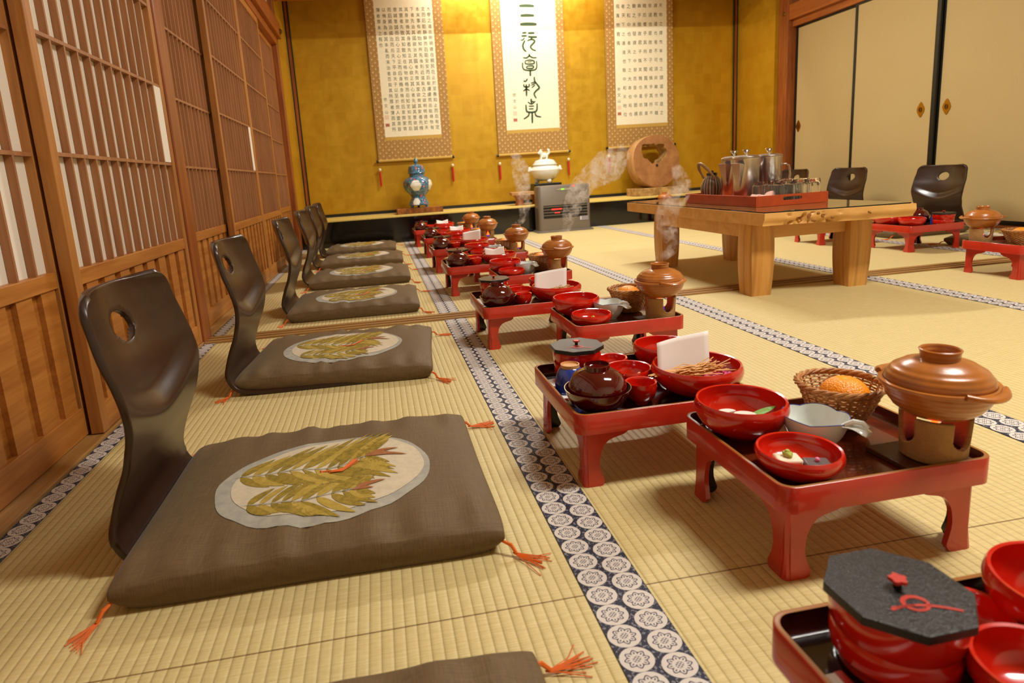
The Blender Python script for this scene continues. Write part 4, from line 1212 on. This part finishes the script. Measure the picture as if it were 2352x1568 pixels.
def make_coaster():
    m = MB(); m.box((-.052, -.046, 0), (.052, .046, .007)); return m.build('wooden_coaster', M['coaster'], None, flat=True, bevel=.0015)
coaster = make_coaster()
def make_napkin():
    m = MB(); rows = []
    for i in range(9):
        t = i/8; row = []
        for j in range(11):
            u = j/10 - .5
            row.append((u*.114 + .008*t, .004*math.sin(PI*(u+.5)*1.4) + .018*t, -.004 + .072*t + .012*u*t))
        rows.append(row)
    m.grid(rows); o = m.build('paper_napkin', M['napkin'], None, ang=60, recalc=False)
    so = o.modifiers.new('thick', 'SOLIDIFY'); so.thickness = .0006; so.offset = 0
    return o
napkin = make_napkin()
def make_vnapkin():
    m = MB(); rows = []
    for i in range(7):
        t = i/6; row = []
        for j in range(13):
            u = j/12 - .5
            row.append((u*.10, .004*math.cos(u*6) + .022*t, -.003 + .040*t + .026*abs(u)*t))
        rows.append(row)
    m.grid(rows); o = m.build('paper_napkin', M['napkin'], None, ang=60, recalc=False)
    so = o.modifiers.new('thick', 'SOLIDIFY'); so.thickness = .0006; so.offset = 0
    return o
vnapkin = make_vnapkin()
def make_salad(kind):
    root = empty('salad'); r = random.Random(kind)
    m = MB()
    for i in range(26):
        a = r.uniform(0, 2*PI); q = r.uniform(0, .044); m.ell((q*math.cos(a), q*math.sin(a), .010 + .014*(1 - q/.06) + r.uniform(-.003, .003)), (r.uniform(.008, .014), r.uniform(.006, .011), r.uniform(.006, .010)), 0, 9, 6, jit=.25)
    m.build('fried_pieces', M['tempura'], root)
    m = MB()
    if kind == 1:
        for i in range(46):
            z = .034 + r.uniform(-.006, .008); y = r.uniform(-.014, .010)
            x0 = r.uniform(-.05, -.01); x1 = x0 + r.uniform(.05, .085)
            m.tube([(x0, y + r.uniform(-.006, .006), z), ((x0+x1)/2, y + r.uniform(-.008, .008), z + r.uniform(-.003, .007)), (x1, y + r.uniform(-.016, .016), z + r.uniform(-.003, .013))], .0010, 4)
        for i in range(6):
            m.tube([(-.102 + r.uniform(0, .02), .002*i - .012, .036), (-.06, .001*i - .005, .036 + .0012*i), (-.01, r.uniform(-.006, .006), .036)], .0012, 4)
        m.build('fried_ear_strands', M['strands'], root)
        m = MB()
        for i in range(16): m.ell((.030 + r.uniform(-.018, .034), -.026 + r.uniform(-.010, .016), .024 + r.uniform(-.004, .006)), (.010, .005, .003), 0, 8, 5, Matrix.Rotation(r.uniform(0, 3), 3, 'Z'), jit=.3)
        m.build('pink_pickle', M['pink'], root)
        m = MB(); m.ell((-.052, -.016, .026), (.014, .010, .008), 0, 10, 7); m.build('dark_vegetable', M['egg'], root)
        m = MB(); m.ell((-.018, -.034, .024), (.006, .003, .003), 0, 8, 5); m.build('green_bit', M['green'], root)
    else:
        for i in range(30):
            a = r.uniform(-.5, .5); x = r.uniform(-.03, .04); y = r.uniform(-.03, .02); z = .030 + r.uniform(-.004, .008); l = r.uniform(.012, .024)
            m.tube([(x, y, z), (x + l*.5*math.cos(a), y + l*.5*math.sin(a), z + r.uniform(0, .006)), (x + l*math.cos(a), y + l*math.sin(a), z + r.uniform(-.003, .006))], .0016, 5)
        m.build('fried_crumbs', M['tempura'], root)
    return root
salad1, salad2 = make_salad(1), make_salad(2)
def make_tofu(kind):
    root = empty('sesame_tofu')
    m = MB(); m.box((-.017, -.014, 0), (.017, .014, .014)); b = m.build('block', M['tofu' if kind == 0 else 'grey_tofu'], root, bevel=.003)
    m = MB()
    if kind == 0:
        for dx, dy, dz, q in ((0, 0, .017, .006), (.004, .002, .017, .004), (-.003, .003, .018, .004), (.001, -.004, .017, .004), (.0, .001, .021, .004)): m.ell((dx, dy, dz), (q, q, q*.9), 0, 9, 6, jit=.2)
        m.build('wasabi', M['wasabi'], root)
    else:
        m.ell((0, 0, .0165), (.0034, .0034, .0034)); m.build('pink_bead', M['pinkbead'], root)
    return root
tofu0, tofu1 = make_tofu(0), make_tofu(1)
def simple(name, fn, mat):
    m = MB(); fn(m); return m.build(name, M[mat], None, ang=50)
fish = simple('fish_cake', lambda m: m.prism([(.017*math.cos(a), .013*math.sin(a)) for a in [PI*i/14 for i in range(15)]] + [(-.017, -.003), (.017, -.003)], 0, .011), 'fishcake')
leafg = simple('green_leaf', lambda m: m.grid([[(-.026 + .052*i/10, w*.008*math.sin(PI*i/10)**.8, .004 + .010*i/10 + .003*abs(w)) for i in range(11)] for w in (-1, 0, 1)]), 'green')
dves = simple('dark_seaweed', lambda m: m.ell((0, 0, .010), (.036, .030, .010), jit=.15), 'egg')
def shr(m):
    for i in range(7): m.ell((-.012 + .004*i, .002*math.sin(i), .007 + .001*math.sin(i*2)), (.004, .009 - .0006*i, .006), 0, 9, 6, jit=.2)
    m.ell((.014, .0, .014), (.006, .004, .009), 0, 9, 6, Matrix.Rotation(.5, 3, 'Y'), jit=.2)
shrimp = simple('shrimp_piece', shr, 'shrimp')
def veg(m):
    for i in range(6): m.tube([(-.014 + .004*i, -.012, .006 + .001*i), (-.010 + .004*i, .012, .009)], .0024, 6)
sticks = simple('pickle_sticks', veg, 'tofu')
def make_sleeve():
    root = empty('chopstick_sleeve')
    m = MB(); m.box((-.011, -.075, 0), (.011, .075, .004)); m.build('paper', M['napkin'], root, flat=True, bevel=.001)
    m = MB(); m.box((.004, -.0752, .001), (.0112, .0752, .0043)); m.box((-.006, -.060, .0038), (.000, -.045, .0043)); m.build('red_stripe', M['vermilion'], root, flat=True)
    return root
sleeve = make_sleeve()
# ------------------------------------------------------------------ laying the place settings
def pos(x, y, z=TF): return (x, y, z + .0006)
def setting(AX, AY, BX, BY, rot, who, a_items, b_items, near=False, off=(0, 0)):
    """A: tray in front of the sitter, B: tray beside it. Local offsets are those of the first setting."""
    R2 = Matrix.Rotation(rot, 3, 'Z')
    def P(base, dx, dy, z=TF):
        q = R2 @ Vector((dx, dy, 0)); return (base[0] + q.x, base[1] + q.y, z + .0006)
    A, B = (AX, AY), (BX, BY)
    sw = random.uniform(-.4, .4)
    if a_items:
        place(trayA, (AX, AY, 0), rot, 'red tray table with the covered bowls, ' + who, 'tray table', 'lacquer tray tables')
        it = a_items
        if 'box' in it: place(rice_box, P(A, -.090, .096), rot + .05 + (-.1 if near else sw*.2), 'red rice box with speckled octagonal lid, ' + who, 'rice box', 'octagonal rice boxes')
        if 'soup' in it: place(soup, P(A, -.113, -.092), rot, 'dark red lidded soup bowl, ' + who, 'soup bowl', 'lidded soup bowls')
        if 'cup' in it: place(blue_cup, P(A, -.131, .016), rot, 'upturned cobalt blue cup, ' + who, 'cup', 'upturned blue cups')
        if 'sleeve' in it: place(sleeve, P(A, -.152, .02 if rot == 0 else .0), rot, 'paper chopstick sleeve along the tray side, ' + who, 'chopstick sleeve', 'chopstick sleeves')
        if 'side' in it: place(side_bowl, P(A, -.015 + off[0], -.003 + off[1]), rot, 'round red bowl amid the tray, ' + who, 'bowl', 'red side bowls')
        if 'small' in it: place(small_bowl, P(A, -.008, .100), rot, 'smallest red bowl on the tray, ' + who, 'bowl', 'small red bowls')
        if 'redcup' in it: place(cup_bowl, P(A, -.025, -.086), rot, 'narrow red cup beside the dark soup bowl, ' + who, 'cup', 'red cups')
        if 'salad' in it:
            place(salad_bowl, P(A, .096, -.071), rot, 'widest red bowl with a napkin, ' + who, 'bowl', 'wide red bowls')
            place(salad1 if near else salad2, P(A, .096, -.071, TF + .012), rot, 'fried food heaped in the widest red bowl, ' + who, 'food', 'fried food')
            if near: place(napkin, P(A, .086, -.040, TF + .034), rot + .10, 'white paper napkin standing in the red bowl, ' + who, 'napkin', 'paper napkins')
            else: place(napkin if 'flatnap' in it else vnapkin, P(A, .082, -.045, TF + .036), rot + sw*.3, 'white paper napkin standing in the red bowl, ' + who, 'napkin', 'paper napkins')
        if 'back' in it: place(back_bowl, P(A, .104 - (.028 if off[0] else 0), .088 - (.006 if off[0] else 0)), rot, 'deep red bowl behind the widest bowl, ' + who, 'bowl', 'deep red bowls')
    if b_items:
        it = b_items
        place(trayB, (BX, BY, 0), rot, 'red tray table with the clay pot, ' + who, 'tray table', 'lacquer tray tables')
        place(big_bowl, P(B, -.093, .070), rot, 'large empty red bowl beside the sauce bowl, ' + who, 'bowl', 'large red bowls') if not near else place(big_bowl, P(B, -.093, .070), rot, 'large red bowl with white slices, ' + who, 'bowl', 'large red bowls')
        place(tofu_bowl, P(B, -.095, -.074), rot, 'shallow red bowl at the tray front, ' + who, 'bowl', 'shallow red bowls')
        place(tonsui, P(B, -.014, -.001), rot - 1.1, 'pale lobed sauce bowl with a looped handle, ' + who, 'sauce bowl', 'lobed sauce bowls')
        place(basket, P(B, .076, .058), rot, 'wicker fruit basket, ' + who, 'basket', 'wicker baskets')
        place(orange_, P(B, .082 if near else .070, .054, TF + .014), rot + sw, 'orange lying in the wicker basket, ' + who, 'orange', 'oranges')
        place(coaster, P(B, .098, -.080), rot + .03, 'dark wooden coaster under the clay brazier, ' + who, 'coaster', 'wooden coasters')
        place(stove, P(B, .106, -.090, TF + .0078), rot + it.get('sv', 0), 'clay brazier with lit fuel, ' + who, 'brazier', 'clay braziers')
        place(pot, P(B, .106, -.090, TF + .0078 + .0655), rot + it.get('pt', -.75), 'brown clay pot with lid, ' + who, 'clay pot', 'clay pots')
A0x, A0y, B0x, B0y = .485, 1.132, .646, .798
ALL = {'box', 'soup', 'side', 'small', 'redcup', 'salad', 'back', 'sleeve'}
W = ['', 'first complete setting of the long row', 'second setting of the long row', 'third setting of the long row', 'fourth setting of the long row', 'fifth setting of the long row', 'last setting of the long row']
setting(A0x, A0y, B0x, B0y, 0, W[1], ALL | {'cup'}, {'pt': -1.45, 'sv': .62}, True)
setting(A0x, A0y + .945, B0x + .022, B0y + .910, 0, W[2], ALL | {'flatnap'}, {'pt': -1.5, 'sv': .65})
setting(A0x - .003, A0y + 1.925, B0x - .004, B0y + 1.840, 0, W[3], ALL, {'pt': -1.5, 'sv': .95})
setting(A0x, A0y + 2.720, B0x - .010, B0y + 2.590, 0, W[4], ALL | {'flatnap'}, {'pt': -1.45, 'sv': .75})
setting(A0x + .006, A0y + 3.480, B0x - .020, B0y + 3.430, 0, W[5], ALL, {'pt': -1.4, 'sv': .35})
setting(A0x - .016, A0y + 4.260, B0x - .024, B0y + 4.130, 0, W[6], ALL, {'pt': -1.1, 'sv': .6})
# the setting cut off by the frame: only its inner tray shows
setting(A0x + .014, A0y - .820, 0, 0, 0, 'setting cut off at the bottom corner', {'box', 'side', 'small', 'back', 'sleeve'}, None, False, (-.011, .029))
# settings across the room
setting(3.005, 3.055, 2.850, 3.545, PI, 'setting beyond the plank table', {'box', 'soup', 'side', 'salad', 'cup', 'back', 'redcup'}, {'pt': -.5, 'sv': 1.2})
setting(0, 0, 2.722, 2.222, PI, 'setting at the right edge', None, {'pt': -.4, 'sv': .99})
setting(0, 0, 2.865, 5.555, PI, 'setting past the plank table by the alcove', None, {'pt': -.5, 'sv': .4})
# food of the closest setting
def food(proto, x, y, z, rz, label, cat, group=None): place(proto, (x, y, z), rz, label, cat, group)
BXc, BYc = B0x, B0y
food(dves, BXc - .090, BYc + .072, TF + .0090, 0, 'dark seaweed under the fish cake in the large red bowl', 'seaweed')
food(fish, BXc - .112, BYc + .080, TF + .0270, .2, 'white half-moon fish cake in the large red bowl, outer piece', 'fish cake', 'fish cake slices')
food(fish, BXc - .090, BYc + .062, TF + .0275, -.5, 'white fish cake next to the green leaf in the large red bowl', 'fish cake', 'fish cake slices')
food(leafg, BXc - .060, BYc + .062, TF + .0270, .1, 'green leaf in the large red bowl beside white fish cake', 'leaf')
food(tofu0, BXc - .103, BYc - .062, TF + .0100, -.25, 'white tofu cube topped with green paste in the shallow red bowl', 'tofu')
food(tofu1, BXc - .075, BYc - .086, TF + .0100, -.35, 'gray tofu cube with a pink bead in the shallow red bowl', 'tofu')
food(shrimp, A0x - .008, A0y - .008, TF + .0105, .3, 'pale pink shrimp piece in the round red bowl, first complete setting', 'shrimp', 'shrimp pieces')
food(shrimp, A0x - .010, A0y - .797, TF + .0105, .9, 'pink shrimp piece in the bowl cut off at the bottom corner', 'shrimp', 'shrimp pieces')
food(sticks, A0x - .008, A0y + .100, TF + .008, .3, 'striped pickle pieces in the smallest red bowl, first complete setting', 'pickle')
food(tofu0, B0x + .022 - .092, B0y + .910 - .083, TF + .0100, .2, 'white tofu with green topping in the second setting', 'tofu')
food(sticks, 2.722 + .093, 2.222 + .080, TF + .010, .3, 'white pickle pieces in the bowl behind the orange at the right edge', 'pickle')

# ------------------------------------------------------------------ plank table
tr = tag(empty('plank_table', (1.775, 2.83, 0)), 'low wooden plank table with a glass sheet on top', 'table')
TX0, TX1, TY0, TY1 = 1.480, 2.085, 2.185, 3.520
m = MB(); NX, NYv = 90, 8; rows = []
def front_y(x, z):
    t = (x - TX0)/(TX1 - TX0)
    y = TY0 - .075*t + .010*math.sin(t*7) + .006*noise.noise(Vector((x*14, z*20, 2)))
    lowz = smooth(.33, .302, z)
    pit = max(0, noise.noise(Vector((x*55, z*60, 5.2))) - .05)*.05*smooth(.12, .2, t)*(1 - smooth(.42, .55, t))*smooth(.347, .335, z)
    return y + pit + .012*lowz
zs = [.3005, .305, .311, .317, .323, .329, .335, .341, .347, .3500]
front = [[(TX0 + (TX1-TX0)*i/NX - .003*0, front_y(TX0 + (TX1-TX0)*i/NX, z), z) for i in range(NX+1)] for z in zs]
m.grid(front)
bk_ = [(TX0 + (TX1-TX0)*i/NX, TY1 + .02*math.sin(i*.09), 0) for i in range(NX+1)]
m.grid([front[-1], [(x, y, .350) for x, y, _ in bk_]]); m.grid([[(x, y, .350) for x, y, _ in bk_], [(x, y, .3005) for x, y, _ in bk_]]); m.grid([[(x, y, .3005) for x, y, _ in bk_], front[0]])
for i in (0, NX):
    col = [front[k][i] for k in range(len(zs))]; b = [(bk_[i][0], bk_[i][1], .350), (bk_[i][0], bk_[i][1], .3005)]
    m.add(col + b, [tuple(range(len(col) + 2))])
def tfin(o): o.location = Vector(o.location) - Vector((1.775, 2.83, 0)); return o
top = tfin(m.build('table_top', M['table'], tr, ang=40))
for (hx, hz, rx, rz_, an) in ((1.665, .330, .008, .011, .5), (1.700, .338, .007, .006, 0), (1.722, .327, .012, .010, .8), (1.642, .314, .006, .006, 0), (1.752, .318, .008, .007, .3), (1.690, .310, .012, .005, .2), (1.885, .330, .010, .004, .6), (1.735, .312, .006, .005, .4)):
    h = MB(); h.ell((hx, front_y(hx, hz) + .001, hz), (rx, .004, rz_), 0, 12, 8, Matrix.Rotation(an, 3, 'Y'), jit=.35); o = h.build('burl_hollow', M['burl'], top)
gm = MB(); inset = .006
gp = [(TX0 + inset, TY0 + .012), (TX0 + .2, TY0 - .010), (TX0 + .4, TY0 - .034), (TX1 - .012, TY0 - .058), (TX1 - inset, TY1 - .004), (TX0 + inset, TY1 - .004)]
gm.prism(gp, .3504, .3548); tfin(gm.build('glass_sheet', M['sheetglass'], tr, flat=True))
# legs swell at mid height
for lx, ly in ((1.545, 2.335), (1.995, 2.335), (1.580, 3.215), (1.995, 3.215)):
    g = MB(); lay = []
    for i in range(11):
        t = i/10; z = .300*t; w = .040 + .012*math.sin(PI*(.12 + .62*t)) ; lay.append((rrc(lx - w, lx + w, ly - w, ly + w, .004, 2), z))
    rr_solid(g, lay); tfin(g.build('leg', M['tableZ'], tr, ang=40))
for a, b in (((1.585, 2.315, .235), (1.955, 2.350, .300)), ((1.620, 3.195, .235), (1.955, 3.235, .300)), ((1.535, 2.375, .235), (1.570, 3.175, .300)), ((1.975, 2.375, .235), (2.010, 3.175, .300))):
    tfin(bx('apron', a, b, M['table'], tr, .002))

# ------------------------------------------------------------------ serving tray with pitchers, kettle, glasses, cloth
GZ = .3556
sx0, sx1, sy0, sy1, sh = 1.612, 1.958, 2.440, 3.060, .046
st = tag(empty('serving_tray', ((sx0+sx1)/2, (sy0+sy1)/2, GZ)), 'orange-red rectangular serving tray with hand slots on the glass', 'serving tray')
cx_, cy_ = (sx0+sx1)/2, (sy0+sy1)/2; hw, hd, t_ = (sx1-sx0)/2, (sy1-sy0)/2, .008
bx('tray_bottom', (-hw, -hd, 0), (hw, hd, .006), M['tray_orange'], st)
for s_ in (-1, 1): bx('long_side', (s_*hw - (t_ if s_ > 0 else 0), -hd, .006), (s_*hw + (t_ if s_ < 0 else 0), hd, sh), M['tray_orange'], st, .0015)
for s_ in (-1, 1):
    m = MB(); y0_, y1_ = sorted((s_*hd, s_*(hd - t_)))
    # end board with a rounded hand slot
    n = 24; outer = []; inner = []
    for i in range(n*2):
        a = 2*PI*i/(n*2); c, q = math.cos(a), math.sin(a)
        ex = math.copysign(min(1, abs(c)*1.25), c); ez = math.copysign(min(1, abs(q)*1.25), q)
        k = 1/max(abs(c), abs(q)); outer.append((c*k*(hw - t_), (sh-.006)/2*(q*k) + (sh+.006)/2))
        inner.append((.045*ex + .02*0, .0075*ez + .0290))
    for y in (y0_, y1_): m.grid([[(x, y, z) for x, z in outer], [(x, y, z) for x, z in inner]], 0, True)
    m.grid([[(x, y0_, z) for x, z in inner], [(x, y1_, z) for x, z in inner]], 0, True)
    m.grid([[(x, y0_, z) for x, z in outer], [(x, y1_, z) for x, z in outer]], 0, True)
    m.build('end_board', M['tray_orange'], st, flat=True)
PZ = GZ + .0066
def make_pitcher():
    root = empty('steel_pitcher')
    m = MB(); m.lathe([(.055, 0), (.0575, .004), (.0580, .195), (.0600, .199), (.0600, .204), (.0570, .205), (.0560, .198), (.054, .01), (0, .008)], 48, cap1=False); m.build('body', M['steel'], root)
    m = MB(); m.lathe([(.0595, .205), (.0605, .208), (.058, .212), (.040, .217), (.015, .219), (0, .2195)], 48, cap0=False); lid = m.build('lid', M['steel'], root)
    m = MB(); m.lathe([(.007, .218), (.006, .226), (.013, .234), (.0165, .240), (.014, .244), (0, .2455)], 24); m.build('lid_knob', M['chrome'], lid)
    m = MB()
    A = [(.056, -.010, .075), (.056, .010, .075), (.0555, -.026, .178), (.0555, .026, .178), (.088, -.022, .184), (.088, .022, .184), (.062, -.006, .075), (.062, .006, .075)]
    m.add(A, [(6, 7, 5, 4), (0, 6, 4, 2), (1, 3, 5, 7), (0, 1, 7, 6)]); sp = m.build('spout', M['steel'], root, flat=True, recalc=False)
    so = sp.modifiers.new('thick', 'SOLIDIFY'); so.thickness = .0012
    m = MB(); P_ = [(-.057, 0, .165), (-.075, 0, .170), (-.092, 0, .160), (-.098, 0, .12), (-.092, 0, .07), (-.075, 0, .045), (-.057, 0, .045)]
    rows = []
    for p in P_: rows.append([(p[0], -.010, p[2]), (p[0], .010, p[2])])
    m.grid(rows); h = m.build('handle', M['steel'], root, ang=60, recalc=False); so = h.modifiers.new('thick', 'SOLIDIFY'); so.thickness = .004
    return root
pit = make_pitcher()
g_ = 'steel pitchers on the serving tray'
place(pit, (1.706, 2.665, PZ), PI + .45, 'steel water pitcher between the kettle pitcher and the glasses, closest to the camera', 'pitcher', g_)
place(pit, (1.764, 2.858, PZ), PI + .35, 'steel water pitcher beside the striped kettle', 'pitcher', g_)
place(pit, (1.858, 2.720, PZ), PI - .35, 'steel water pitcher with its handle over the rows of glasses', 'pitcher', g_)
kt = tag(empty('striped_kettle', (1.722, 2.990, PZ)), 'striped pottery kettle with a wrapped bail handle on the serving tray', 'kettle')
m = MB(); m.lathe([(.036, 0), (.040, .003), (.050, .025), (.0560, .055), (.0545, .080), (.044, .108), (.027, .124), (.026, .128)], 48); m.build('body', M['kettle'], kt)
m = MB(); m.lathe([(.024, .127), (.027, .130), (.027, .140), (.022, .142), (0, .143)], 30); m.lathe([(.006, .142), (.010, .150), (0, .154)], 16); m.build('lid', M['black'], kt)
m = MB(); pts = []
for i in range(21):
    a = PI*i/20; r = .052
    pts.append((-.012 - .062*math.sin(a)*.9, r*math.cos(a), .112 + .078*math.sin(a)))
m.tube(pts, [.0055 + (.0025 if 3 < i < 17 else 0) + (.0007*(i % 2)) for i in range(21)], 10); m.build('bail_handle', M['rattan'], kt)
m = MB(); m.tube([(.045, 0, .06), (.068, 0, .075), (.080, 0, .100)], [.013, .010, .007], 12); m.build('spout', M['kettle'], kt)
def make_glass():
    m = MB(); m.lathe([(.0266, 0), (.0272, .002), (.0252, .075), (.0242, .094), (.0220, .098), (.0, .098)], 28, cap0=False)
    m.lathe([(.0, .080), (.0190, .080), (.0228, .078), (.0254, .003), (.0266, 0)], 28, cap0=False, cap1=False)
    return m.build('drinking_glass', M['glass'], None, ang=40)
gl = make_glass(); cnt = 0
rown = ['front row', 'second row', 'third row', 'fourth row', 'back row']
coln = ['first', 'second', 'third', 'fourth', 'fifth']
for j in range(5):
    for i in range(5):
        x = 1.690 + .0575*i + (.0 if j % 2 == 0 else -.004); y = 2.482 + .0570*j
        if i >= 4 and x > 1.925: pass
        if (x - 1.706)**2 + (y - 2.665)**2 < .090**2 or (x - 1.858)**2 + (y - 2.720)**2 < .0885**2 or (x-1.764)**2 + (y-2.858)**2 < .09**2: continue
        if i == 0 and j == 0: continue
        if x > 1.924: continue
        place(gl, (x, y, PZ), 0, 'upturned drinking glass, %s from the slotted tray end, %s from the pink cloth side' % (rown[j], coln[i]), 'glass', 'upturned glasses on the serving tray')
        cnt += 1
m = MB(); rows = []
for i in range(13):
    t = i/12; row = []
    for j in range(15):
        u = j/14; x = -.045 + .095*u; y = -.022 + .046*t
        z = .030 + .010*math.sin(u*6 + 1)*.5 + .008*math.sin(t*9 + u*5) + .014*smooth(.5, .8, u)*math.sin(PI*t)
        row.append((x + .004*math.sin(t*8), y + .004*math.sin(u*9), z))
    rows.append(row)
m.grid(rows); o = m.build('folded_cloth', M['pinkcloth'], None, ang=80, recalc=False); so = o.modifiers.new('thick', 'SOLIDIFY'); so.thickness = .030; so.offset = -1
o.location = (1.672, 2.487, PZ + .004); o.rotation_euler = (0, 0, .12); tag(o, 'crumpled pink cloth at the corner of the serving tray', 'cloth')

# ------------------------------------------------------------------ steam from the pots
def plume(path, rad, label):
    P_ = [Vector(p) for p in path]; Q = []; Rr = []
    for i in range(len(P_) - 1):
        p0, p1, p2, p3 = P_[max(0, i-1)], P_[i], P_[i+1], P_[min(len(P_)-1, i+2)]
        for k in range(5):
            t = k/5; Q.append(.5*((2*p1) + (p2-p0)*t + (2*p0-5*p1+4*p2-p3)*t*t + (3*p1-p0-3*p2+p3)*t**3)); Rr.append(rad[i] + (rad[i+1]-rad[i])*t)
    Q.append(P_[-1]); Rr.append(rad[-1])
    o0 = Q[0].copy(); m = MB(); m.tube([q - o0 for q in Q], Rr, 14)
    o = m.build('steam', M['steam'], None, ang=80); o.location = o0
    return tag(o, label, 'steam', 'steam plumes', 'stuff')
STEAM2 = [(0.775, 1.66, 0.292), (0.834, 1.66, 0.330), (0.821, 1.67, 0.39), (0.828, 1.67, 0.439), (0.869, 1.67, 0.498), (0.849, 1.67, 0.560)]
STEAM3 = [(0.760, 2.56, 0.292), (0.800, 2.56, 0.325), (0.818, 2.56, 0.383), (0.85, 2.56, 0.455), (0.901, 2.57, 0.516), (1.0, 2.57, 0.574), (1.08, 2.58, 0.640)]
STEAM4 = [(0.735, 3.3, 0.290), (0.780, 3.3, 0.320), (0.797, 3.3, 0.396), (0.79, 3.3, 0.49), (0.783, 3.3, 0.584), (0.752, 3.3, 0.677)]
plume(STEAM2, [.010, .022, .030, .034, .030, .012], 'steam rising from the pot of the second setting, before the table leg')
plume(STEAM3, [.012, .022, .036, .050, .050, .075, .030], 'steam rising from the pot of the third setting, across the heater')
plume(STEAM4, [.012, .022, .036, .046, .050, .020], 'steam rising from the pot of the fourth setting')

# ------------------------------------------------------------------ light, camera
def area(name, loc, size, power, rot=(0, 0, 0), col=(1, .965, .89), sy=None, spread=PI):
    L = bpy.data.lights.new(name, 'AREA'); L.energy = power; L.color = col; L.size = size; L.spread = spread
    if sy: L.shape = 'RECTANGLE'; L.size_y = sy
    o = bpy.data.objects.new(name, L); COL.objects.link(o); o.location = loc; o.rotation_euler = rot
    return o
area('ceiling_lamp_front', (1.75, .60, 2.58), 1.1, 34, sy=.35)
area('ceiling_lamp_middle', (1.75, 4.38, 2.58), 1.2, 38, sy=.12)
area('alcove_lamp', (1.6, 6.05, 2.55), 1.6, 11, (.45, 0, 0), (1, .93, .78), .1)
W_ = bpy.data.worlds.new('world'); S.world = W_; W_.use_nodes = True
W_.node_tree.nodes['Background'].inputs[0].default_value = (.9, .8, .65, 1); W_.node_tree.nodes['Background'].inputs[1].default_value = .02

cam = bpy.data.cameras.new('camera'); co = bpy.data.objects.new('camera', cam); COL.objects.link(co)
R = ((0.9840042368647876, -0.09471245710378721, 0.1508814862114072), (-0.16568273720832177, -0.1753431001643028, 0.9704658860650195), (-0.06545917912980151, -0.9799409948313395, -0.18823057700248094))
co.matrix_world = Matrix(((R[0][0], -R[0][1], -R[0][2], 0), (R[1][0], -R[1][1], -R[1][2], 0), (R[2][0], -R[2][1], -R[2][2], .57), (0, 0, 0, 1)))
cam.sensor_fit = 'HORIZONTAL'; cam.sensor_width = 36; cam.lens = 1410.9/2352*36
cam.shift_x = (1176 - 1100.3)/2352; cam.shift_y = -(784 - 673.2)/2352
cam.clip_start = .02; cam.dof.use_dof = True; cam.dof.focus_distance = 1.55; cam.dof.aperture_fstop = 6.3
S.camera = co
S.view_settings.view_transform = 'Standard'; S.view_settings.look = 'None'; S.view_settings.gamma = 1; S.view_settings.use_curve_mapping = False
S.view_settings.exposure = 1.38
S.cycles.volume_bounces = 4
